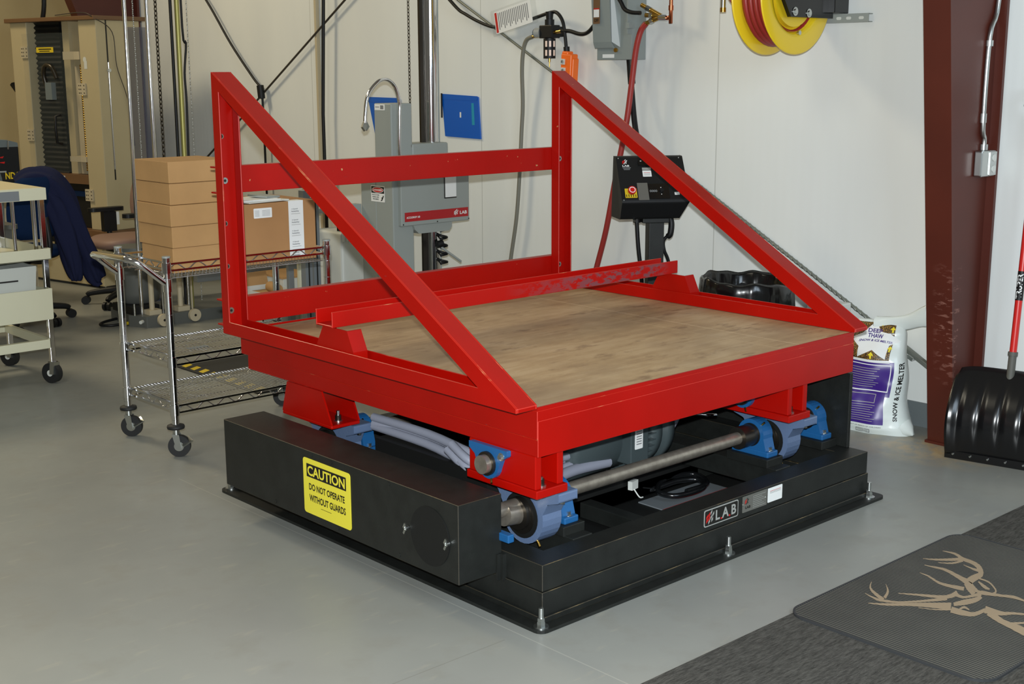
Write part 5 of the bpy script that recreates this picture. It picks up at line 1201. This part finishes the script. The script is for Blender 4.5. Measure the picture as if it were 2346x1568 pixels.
# ================================================================ office chairs
def chair(loc, rot, fabric, label, arms=True, arm_m=None, back_h=1.05, seat_z=.5, group=None):
    arm_m = arm_m or m_black_plastic
    t = thing('office_chair', label, 'chair', loc, rot, local=True)
    for k in range(5):
        a = 2*PI*k/5+.3; d = V((math.cos(a), math.sin(a), 0))
        f = MB(); f.tube([d*.03+V((0, 0, .11)), d*.16+V((0, 0, .10)), d*.27+V((0, 0, .085)), d*.30+V((0, 0, .07))], .022, m_black_plastic, 10, smooth=3, radii=lambda u: .028-.010*u); lo = f.build('base_leg', t)
        n = V((-d.y, d.x, 0)); f = MB()
        for s in (-1, 1): f.cyl(d*.31+n*(s*.008)+V((0, 0, .031)), d*.31+n*(s*.028)+V((0, 0, .031)), .0305, m_black_plastic, n=20)
        f.build('caster', lo)
    f = MB(); f.cyl((0, 0, .08), (0, 0, .30), .032, m_black_plastic); f.cyl((0, 0, .30), (0, 0, seat_z-.06), .018, m_chrome); f.box(-.11, .11, -.1, .1, seat_z-.08, seat_z-.045, m_black_plastic); f.build('gas_column', t)
    # seat: superellipse cushion
    f = MB(); n = 40; prof = [(.80, -.035), (.94, -.028), (1.0, 0), (.97, .022), (.86, .035), (.5, .040), (.02, .038)]; vs = []
    for r, h in prof:
        for k in range(n):
            a = 2*PI*k/n; c, s = math.cos(a), math.sin(a); e = 2/3.2
            x = .245*r*math.copysign(abs(c)**e, c); y = .24*r*math.copysign(abs(s)**e, s)
            vs.append((x, y, seat_z+h-(.02*max(0, -y/.24)**3)))
    f.add(vs, [(j*n+k, j*n+(k+1) % n, (j+1)*n+(k+1) % n, (j+1)*n+k) for j in range(len(prof)-1) for k in range(n)], fabric, True); f.add(vs, [tuple(range(n-1, -1, -1)), tuple(range((len(prof)-1)*n, len(prof)*n))], fabric); f.build('seat', t)
    # backrest: curved padded shell
    f = MB(); NU, NV = 22, 18; vs = []
    h0 = seat_z+.10; H = back_h-h0
    for side in (0, 1):
        for j in range(NV+1):
            v = j/NV; wv = .225*(1-.10*(2*v-1)**2)*(1-(abs(2*v-1)**8)*.35)
            for i in range(NU+1):
                u = 2*i/NU-1; th_ = (1-abs(u)**6)*(1-abs(2*v-1)**8)
                y = .225+.05*math.sin(v*PI)*-.6+.06*v-.05*u*u*-1*-1 + (.03 if side else -.03)*th_
                vs.append((u*wv, y, h0+v*H))
    S2 = (NU+1)*(NV+1); fs = []
    for j in range(NV):
        for i in range(NU):
            q = (j*(NU+1)+i, j*(NU+1)+i+1, (j+1)*(NU+1)+i+1, (j+1)*(NU+1)+i); fs.append(q); fs.append(tuple(S2+k for k in reversed(q)))
    f.add(vs, fs, fabric, True); f.build('backrest', t)
    f = MB(); f.tube([(0, .06, seat_z-.06), (0, .22, seat_z-.05), (0, .30, seat_z+.04), (0, .28, seat_z+.25)], .02, m_black_plastic, 8, smooth=5); f.build('back_support', t)
    if arms:
        for s in (-1, 1):
            f = MB(); f.tube([(s*.12, .02, seat_z-.06), (s*.26, .02, seat_z-.05), (s*.285, .02, seat_z), (s*.285, .02, seat_z+.2)], .02, arm_m, 10, smooth=5); f.box(s*.285-.028, s*.285+.028, -.03, .07, seat_z+.04, seat_z+.19, arm_m)
            f.build('arm_post', t, .006)
            f = MB(); f.rrect((s*.285-.042, -.14, seat_z+.195), UX, UY, .084, .28, .04, arm_m, .028, seg=6); f.build('armrest', t, .006)
    return t
chair((1.80, 6.38, 0), math.radians(-90), m_tan_fabric, 'taupe office chair with black armrests behind the stacked cardboard boxes', seat_z=.48, back_h=.98)
chair((.93, 6.15, 0), math.radians(-165), m_blue_fabric, 'dark blue office chair with a navy jacket over it', arms=True, back_h=1.02)
chair((.40, 5.78, 0), math.radians(180), m_grey_fabric, 'grey office chair behind the ivory utility cart', arms=True, arm_m=m_grey_grip, back_h=1.14, seat_z=.52)

# navy jacket hanging over the blue chair
f = MB()
def loft(f, path, m, n=28, fold=.012, ph=0.):
    P_ = [V(p[:3]) for p in path]; R_ = [p[3:] for p in path]; M_ = 6; C1 = catmull(P_, M_); vs = []; L_ = len(C1)
    for i, c in enumerate(C1):
        k = min(i/M_, len(path)-1.0001); q = int(k); u = k-q
        rw = R_[q][0]+(R_[q+1][0]-R_[q][0])*u; rd = R_[q][1]+(R_[q+1][1]-R_[q][1])*u
        d = (C1[min(i+1, L_-1)]-C1[max(i-1, 0)]).normalized(); a = d.cross(V((.55, .83, 0))).normalized(); b = d.cross(a)
        for s in range(n):
            t_ = 2*PI*s/n; w = fold*(math.sin(5*t_+i*.22+ph)+.6*math.sin(9*t_-i*.13+ph*2))
            vs.append(c+a*(rw+w)*math.cos(t_)+b*(rd+w*.7)*math.sin(t_))
    f.add(vs, [(i*n+s, i*n+(s+1) % n, (i+1)*n+(s+1) % n, (i+1)*n+s) for i in range(L_-1) for s in range(n)], m, True); f.add(vs, [tuple(range(n-1, -1, -1)), tuple(range((L_-1)*n, L_*n))], m)
loft(f, [(.90, 6.06, .97, .03, .06), (.98, 6.02, 1.01, .06, .10), (1.08, 6.0, .98, .085, .13), (1.17, 5.98, .86, .085, .11), (1.24, 5.97, .66, .075, .08), (1.31, 5.96, .46, .07, .06), (1.36, 5.95, .29, .055, .05), (1.375, 5.95, .27, .03, .03)], m_navy)
loft(f, [(1.05, 6.0, .96, .05, .08), (1.11, 5.96, .82, .085, .09), (1.16, 5.94, .62, .075, .07), (1.19, 5.93, .45, .06, .055), (1.20, 5.92, .32, .035, .04), (1.20, 5.92, .29, .015, .02)], m_navy, ph=1.3)
f.mats = f.mats; o = f.build('jacket'); recenter(o); tag(o, 'navy blue work jacket draped over the office chair beside the testing machine', 'jacket')

# ================================================================ beige compression tester
P0 = V((2.068, 7.2, -.0918))
ang = math.atan2(-.979, .205)
t = thing('compression_tester', 'tall beige two-column testing machine with clear guard door at the back', 'test machine', tuple(P0), ang, local=True)
t.scale = (1.054, 1.054, 1.054)
f = MB(); f.box(-1.10, .02, -.03, .46, 2.088, 2.118, m_brown_trim); f.build('crosshead_cap', t, .003)
for x0, x1 in ((-.21, 0), (-1.07, -.86)):
    f = MB(); f.box(x0, x1, 0, .40, .515, 2.088, m_beige); f.build('column_cover', t, .006)
f = MB(); f.box(.0, .0015, .085, .097, .9, 2.088, m_black_ink); f.cyl((.003, .091, .98), (.003, .091, 1.78), .006, m_chrome, n=10); f.cyl((.003, .091, 1.72), (.016, .091, 1.72), .014, m_white_plastic, n=12); f.build('side_slot', t)
f = MB(); f.box(.0005, .0015, .04, .10, .56, .66, m_white_paper); f.build('side_label', t)
f = MB(); n = 30
vs = []
for k in range(n*2+1):
    z = .93+(2.085-.93)*k/(n*2); e = .018 if k % 2 else 0
    vs += [(-.85, .06+e, z), (-.53-e, .06+e, z), (-.53-e, .34-e, z), (-.85, .34-e, z)]
f.add(vs, [(4*k+i, 4*k+(i+1) % 4, 4*(k+1)+(i+1) % 4, 4*(k+1)+i) for k in range(2*n) for i in range(4)], m_black_dull); f.build('bellows', t)
f = MB(); f.box(-.52, -.44, .08, .2, .9, 2.088, m_beige); f.box(-.42, -.36, .1, .2, .9, 1.75, m_beige2); f.build('inner_column', t)
f = MB()
for k in range(46):
    z = .96+k*.0175
    f.lathe([(.014, 0), (.022, .003), (.022, .010), (.014, .013), (.014, .0175)], (-.32, .12, z), UZ, m_darksteel, n=10)
f.build('lead_screw', t)
f = MB()
for k in range(46):
    z = .96+k*.0175; f.lathe([(.008, 0), (.014, .002), (.014, .010), (.008, .012), (.008, .0175)], (-.27, .05, z), UZ, m_brass, n=8)
f.build('drive_chain', t)
f = MB(); f.box(-.42, -.22, .0, .2, 1.80, 1.86, m_beige2); f.box(-.42, -.22, .0, .2, 1.03, 1.07, m_beige2); f.build('crossbeam', t)
f = MB(); f.box(-.85, -.21, .0, .36, .86, .93, m_brown_trim); f.box(-.62, -.50, -.002, .0, .885, .915, m_white_paper); f.build('lower_platen', t, .004)
f = MB(); f.box(-.85, -.21, .05, .36, .52, .86, m_black_dull); f.box(-.62, -.58, .02, .06, .6, .64, m_white_plastic); f.box(-.80, -.30, .03, .06, .76, .80, m_blue_fabric); f.build('drive_housing', t)
f = MB(); f.box(-.885, -.255, -.028, -.022, .95, 2.0, m_clear); do = f.build('guard_door', t)
f = MB(); f.tube([(-.46, -.03, 1.385), (-.46, -.075, 1.375), (-.47, -.075, 1.28), (-.46, -.075, 1.175), (-.46, -.03, 1.165)], .011, m_black_plastic, 8); f.build('door_handle', do)
f = MB(); f.rrect((-.705, -.0295, 1.855), UX, UZ, .215, .040, .001, m_yellow_tape, .001); f.quad2((-.705, -.031, 1.855), UX, UZ, .03, .19, .022, .030, m_black_ink); f.quad2((-.705, -.031, 1.855), UX, UZ, .04, .17, .008, .014, m_black_ink); f.build('yellow_label', do)
f = MB(); f.tube([(-.60, -.02, 1.55), (-.62, -.04, 1.68), (-.58, -.05, 1.755), (-.50, -.05, 1.745), (-.46, -.04, 1.66)], .017, m_darksteel, 8, smooth=6); f.box(-.60, -.52, -.05, -.01, 1.50, 1.63, m_grey_fabric); f.build('load_hook', t)
for x, z in ((-.89, 1.86), (-.89, 1.22), (-.20, 1.58), (-.20, .78)):
    f = MB(); f.box(x-.045, x+.045, -.012, .0, z-.045, z+.045, m_beige2)
    for a in (-.03, -.01, .03):
        for b in (-.028, 0, .028): f.cyl((x+a, -.012, z+b), (x+a, -.0135, z+b), .005, m_black_ink, n=8)
    f.build('hinge', t)
f = MB(); f.box(-.87, .03, -.04, .44, .455, .515, m_brown_trim); f.build('plinth', t, .004)
f = MB(); f.box(-.95, .06, -.12, .44, .105, .455, m_beige); f.build('base_cabinet', t, .006)
f = MB(); f.box(-.9, .02, .05, .40, .0872, .105, m_black_dull); f.cyl((.02, -.08, .0872), (.02, -.08, .105), .007, m_zinc, n=10); f.build('base_feet', t)
f = MB(); f.cyl((-.17, -.10, .455), (-.17, -.10, .478), .012, m_yellow_tape, n=14); f.cyl((-.17, -.10, .478), (-.17, -.10, .495), .026, m_estop, n=20); f.build('emergency_stop', t)
for x in (-.30, -.24): MB().cyl((x, -.10, .455), (x, -.10, .468), .009, m_zinc, n=12).build('push_button', t)
f = MB(); f.cyl((-.155, -.001, 1.80), (-.155, -.0012, 1.80), .02, m_white_plastic, n=12); f.rrect((-.165, -.0005, 1.73), UX, UZ, .035, .06, .001, m_white_plastic, .0008); f.build('rating_label', t)
# lever on the left
f = MB(); f.bar((-1.14, .1, 1.68), (-1.115, .1, 1.36), .018, .014, m_machine_grey, up=(0, 1, 0)); f.prism([(-1.165, .09, 1.55), (-1.185, .09, 1.50), (-1.17, .09, 1.44), (-1.13, .09, 1.41), (-1.12, .09, 1.55)], (0, .02, 0), m_machine_grey); f.bar((-1.15, .1, 1.53), (-1.22, .08, 1.62), .028, .03, m_black_plastic, up=(0, 1, 0)); f.box(-1.12, -1.06, .09, .12, 1.48, 1.52, m_machine_grey); f.build('side_lever', t)
f = MB(); f.tube([(-.78, .1, 2.118), (-.74, .1, 2.3), (-.72, .1, 2.9)], .018, m_black_plastic, 8, smooth=4); f.build('power_cable', t)
f = MB(); f.tube([(-.45, -.02, 2.13), (-.10, -.035, 2.14), (.012, -.02, 2.10), (.02, .13, 2.0), (.012, .16, 1.75), (.012, .24, 1.5), (.012, .28, 1.15)], .0035, m_wire_dark, 6, smooth=6); f.build('signal_wire', t)

# black generator box behind the grey chair
t = thing('equipment_case', 'black equipment case with yellow lettering behind the grey chair', 'case', (1.12, 7.0, 0))
f = MB(); f.box(.95, 1.305, 7.0, 7.35, .78, 1.165, m_black_plastic); f.build('case_body', t, .006)
f = MB(); f.prism([(.95, 7.0, 1.165), (1.305, 7.0, 1.165), (1.30, 7.0, 1.195), (1.22, 7.0, 1.218), (.95, 7.0, 1.225)], (0, .33, 0), m_grey_fabric); f.cyl((1.225, 6.996, 1.15), (1.225, 6.99, 1.212), .006, m_chrome); f.build('lid', t, .004)
f = MB(); f.quad2((.95, 6.998, .78), UX, UZ, 0, .353, .14, .20, m_black_ink); f.text('NDA', (1.19, 6.997, .93), UX, UZ, .11, .05, m_yellow)
f.prism([(1.14, 6.997, 1.09), (1.19, 6.997, 1.10), (1.18, 6.997, 1.085)], (0, -.001, 0), m_estop); f.prism([(1.14, 6.997, 1.055), (1.195, 6.997, 1.06), (1.19, 6.997, 1.045)], (0, -.001, 0), m_estop); f.quad2((1.14, 6.997, .98), UX, UZ, 0, .06, 0, .012, m_silver); f.build('front_print', t)
f = MB(); f.box(.85, 1.36, 6.95, 7.45, 0, .78, m_beige2); o = single(f, 'storage_cabinet', 'low beige cabinet holding the black case with yellow lettering', 'cabinet', bevel=.006)

# ================================================================ second drop tester with guide rods
t = thing('guide_rod_tester', 'drop tester with tall chrome guide rods and flat grey base behind the cart', 'test machine', (1.85, 5.7, 0))
f = MB(); f.prism([(1.442, 5.38, 0), (2.35, 5.38, 0), (2.35, 5.9, 0), (1.43, 5.9, 0), (1.38, 5.52, 0)], (0, 0, .078), m_base_grey); f.build('base_plate', t, .003)
for x in (1.469, 1.628): MB().cyl((x, 5.50, .078), (x+.01, 5.50, 3.0), .0135, m_chrome, n=20).build('guide_rod', t)
f = MB(); f.cyl((1.85, 5.50, .078), (1.86, 5.50, 3.0), .0165, m_yellow_rod, n=20); f.build('threaded_rod', t)
f = MB(); f.tube([(1.815, 5.52, .08), (1.82, 5.52, 1.6), (1.82, 5.52, 3.0)], .011, m_black_plastic, 8); f.tube([(1.885, 5.50, 1.1), (1.893, 5.5, 1.5), (1.89, 5.5, 1.7), (1.912, 5.5, 1.9), (1.89, 5.5, 2.0), (1.893, 5.5, 3.0)], .008, m_black_plastic, 8, smooth=4); f.build('control_cable', t)
f = MB(); z = .9; k = 0
while z < 2.9:
    a = .3+(0 if k % 2 else PI/2); dx, dy = math.cos(a)*.010, math.sin(a)*.010
    f.tube([(1.70+dx*math.cos(q), 5.5+dy*math.cos(q), z+.019*math.sin(q)) for q in [2*PI*i/8 for i in range(8)]], .0038, m_darksteel, 5, closed=True)
    z += .029; k += 1
f.build('hoist_chain', t)
for x, r in ((1.537, .004), (1.93, .004)):
    f = MB(); z = .12
    while z < 2.9:
        f.cyl((x, 5.5+(.006 if int(z*100) % 2 else 0), z), (x, 5.5, z+r*2.0), r, m_darksteel if r > .005 else m_silver, n=6); z += r*3.2
    f.build('hoist_chain', t)
for x, z in ((1.555, .045), (1.79, .05)):
    f = MB(); f.cyl((x, 5.345, z), (x, 5.372, z), .043, m_beige2, n=32); f.cyl((x, 5.3445, z), (x, 5.345, z), .009, m_black_ink, n=14); po = f.build('pulley', t)
for x, z1, mm in ((1.52, .36, m_beige2), (1.735, .40, m_beige2)):
    f = MB(); f.cyl((x, 5.45, .10), (x, 5.45, z1), .018, mm, n=18); f.box(x-.04, x+.05, 5.41, 5.49, .078, .11, m_beige2); f.build('cylinder', t)
f = MB(); f.cyl((1.80, 5.45, .078), (1.80, 5.45, .5), .014, m_chrome, n=16); f.cyl((1.825, 5.45, .078), (1.825, 5.45, .5), .006, m_beige2, n=10); f.cyl((1.575, 5.4, .06), (1.585, 5.4, .6), .003, m_silver, n=6); f.build('piston_rod', t)
f = MB(); f.lathe([(.10, 0), (.14, .02), (.15, .08), (.15, .40)], (1.56, 5.72, .12), UZ, m_base_grey, n=28); f.box(1.40, 1.60, 5.50, 5.8, .078, .13, m_black_plastic)
for x in (1.40, 1.52): f.cyl((x, 5.47, .078), (x, 5.47, .16), .007, m_zinc, n=8)
f.build('drive_motor', t)
f = MB(); f.cyl((1.42, 5.40, .045), (1.395, 5.38, .045), .012, m_white_plastic, n=12); f.build('foot_knob', t)
f = MB(); f.box(1.655, 1.83, 5.88, 5.886, .08, 2.01, m_bluepanel); f.build('guard_panel', t)
f = MB(); f.tube([(1.40, 5.75, .02), (1.28, 5.7, .018), (1.22, 5.62, .018), (1.26, 5.55, .018), (1.36, 5.55, .02), (1.42, 5.58, .03)], .010, m_black_plastic, 8, smooth=6); f.cyl((1.36, 5.54, .018), (1.40, 5.55, .02), .012, m_yellow_tape, n=10)
o = f.build('extension_cord'); recenter(o); tag(o, 'black looped cord with yellow plug end on the floor by the taupe chair', 'cord')
f = MB(); f.tube([(2.0, 5.35, .5), (2.02, 5.3, .3), (2.0, 5.25, .08), (2.15, 5.2, .012), (2.5, 5.2, .012)], .006, m_grey_conduit, 8, smooth=6); o = f.build('power_cord'); recenter(o); tag(o, 'thin grey cable curving down to the floor behind the wire cart', 'cord')

# clutter seen under the back rails
f = MB(); f.box(1.62, 2.9, 4.98, 5.03, .34, .40, m_silver_tape); f.box(1.62, 2.9, 4.98, 5.3, .40, .43, m_beige2)
for x in (2.25, 2.85): f.box(x-.02, x+.02, 4.99, 5.03, 0, .34, m_silver_tape); f.box(x-.02, x+.02, 5.25, 5.29, 0, .40, m_silver_tape)
o = single(f, 'low_bench', 'low pale workbench frame behind the wire cart', 'bench', bevel=.002)
t = thing('open_carton', 'open cardboard carton with a tan roll inside, behind the cart', 'box', (1.93, 4.6, 0))
f = MB(); 
for a in ((1.78, 2.02, 4.45, 4.456), (1.78, 2.02, 4.75, 4.756), (1.78, 1.786, 4.45, 4.756), (2.014, 2.02, 4.45, 4.756)): f.box(*a, 0, .315, m_white_plastic)
f.box(1.78, 2.02, 4.45, 4.756, 0, .006, m_cardboard); f.prism([(1.80, 4.756, .315), (2.02, 4.756, .315), (2.02, 4.78, .40), (1.86, 4.78, .40)], (0, .004, 0), m_cardboard); f.build('carton_body', t)
f = MB(); f.cyl((1.92, 4.48, .318), (1.95, 4.62, .32), .035, m_orange if False else m_cardboard, n=20); f.cyl((1.9195, 4.479, .318), (1.9197, 4.48, .318), .01, m_black_ink, n=10); f.box(1.79, 2.01, 4.47, 4.74, .2, .285, m_cardboard); f.build('paper_roll', t)
t = thing('file_box', 'white storage box with brown lid behind the wire cart', 'box', (2.17, 4.7, 0))
f = MB(); f.box(2.04, 2.30, 4.6, 4.95, .0, .36, m_white_plastic); f.build('box_body', t, .004)
f = MB(); f.box(2.035, 2.305, 4.595, 4.955, .36, .372, m_cardboard); f.build('lid', t)
f = MB(); f.cyl((2.11, 4.5, 0), (2.11, 4.5, .62), .022, m_cart_beige, n=20); o = single(f, 'plastic_pipe', 'upright ivory plastic pipe in front of the white storage box', 'pipe')
t = thing('portable_heater', 'white ribbed appliance standing right of the wire cart', 'heater', (2.3, 4.1, 0))
f = MB(); f.box(2.13, 2.36, 4.05, 4.35, .03, .71, m_white_plastic); f.build('housing', t, .02, 4)
for k in range(9): MB().cyl((2.145+.025*k, 4.048, .65), (2.145+.025*k, 4.048, .70), .006, m_white_plastic, n=8).build('rib', t)
f = MB(); f.box(2.16, 2.20, 4.1, 4.14, .71, .82, m_black_plastic); f.tube([(2.25, 4.12, .71), (2.29, 4.12, .85)], .010, m_black_plastic, 8); f.build('control_stalk', t)
f = MB(); f.tube([(2.03, 4.35, .56), (2.04, 4.3, .46), (2.05, 4.3, .36), (2.07, 4.3, .3)], .004, m_orange, 6, smooth=5)
for k in range(6): f.tube([(2.05+.004*math.cos(a), 4.3+.01*math.sin(a), .31+.018*k+.014*math.sin(a)) for a in [2*PI*i/8 for i in range(8)]], .004, m_orange, 5, closed=True)
f.build('orange_lanyard', t)
f = MB(); f.box(1.92, 2.42, 4.38, 4.43, .80, .83, m_machine_grey); f.box(1.95, 1.99, 4.39, 4.42, 0, .80, m_silver_tape); f.box(2.36, 2.40, 4.39, 4.42, 0, .80, m_silver_tape)
o = single(f, 'work_stand', 'grey metal work stand behind the large brown carton', 'stand', bevel=.002)
f = MB(); f.box(2.36, 2.44, 4.75, 4.83, .0, .95, m_cart_beige); f.box(2.30, 2.46, 4.74, 4.84, .74, .77, m_cart_beige); o = single(f, 'wooden_stake', 'pale upright board leaning left of the grey tester cabinet', 'board', bevel=.002)

# hazard striped mat on the floor under the cart
t = thing('hazard_mat', 'black floor mat with yellow hazard stripes under the wire cart', 'mat', (1.6, 3.7, 0))
f = MB(); f.box(1.0, 1.68, 3.25, 4.15, .0005, .008, m_rubber); f.build('mat_sheet', t, .002)
f = MB()
for k in range(9):
    y = 3.28+k*.1; f.poly([(1.02, y, .0087), (1.02, y+.05, .0087), (1.085, y+.085, .0087), (1.085, y+.035, .0087)][::-1], m_yellow_tape)
f.build('stripe_border', t)
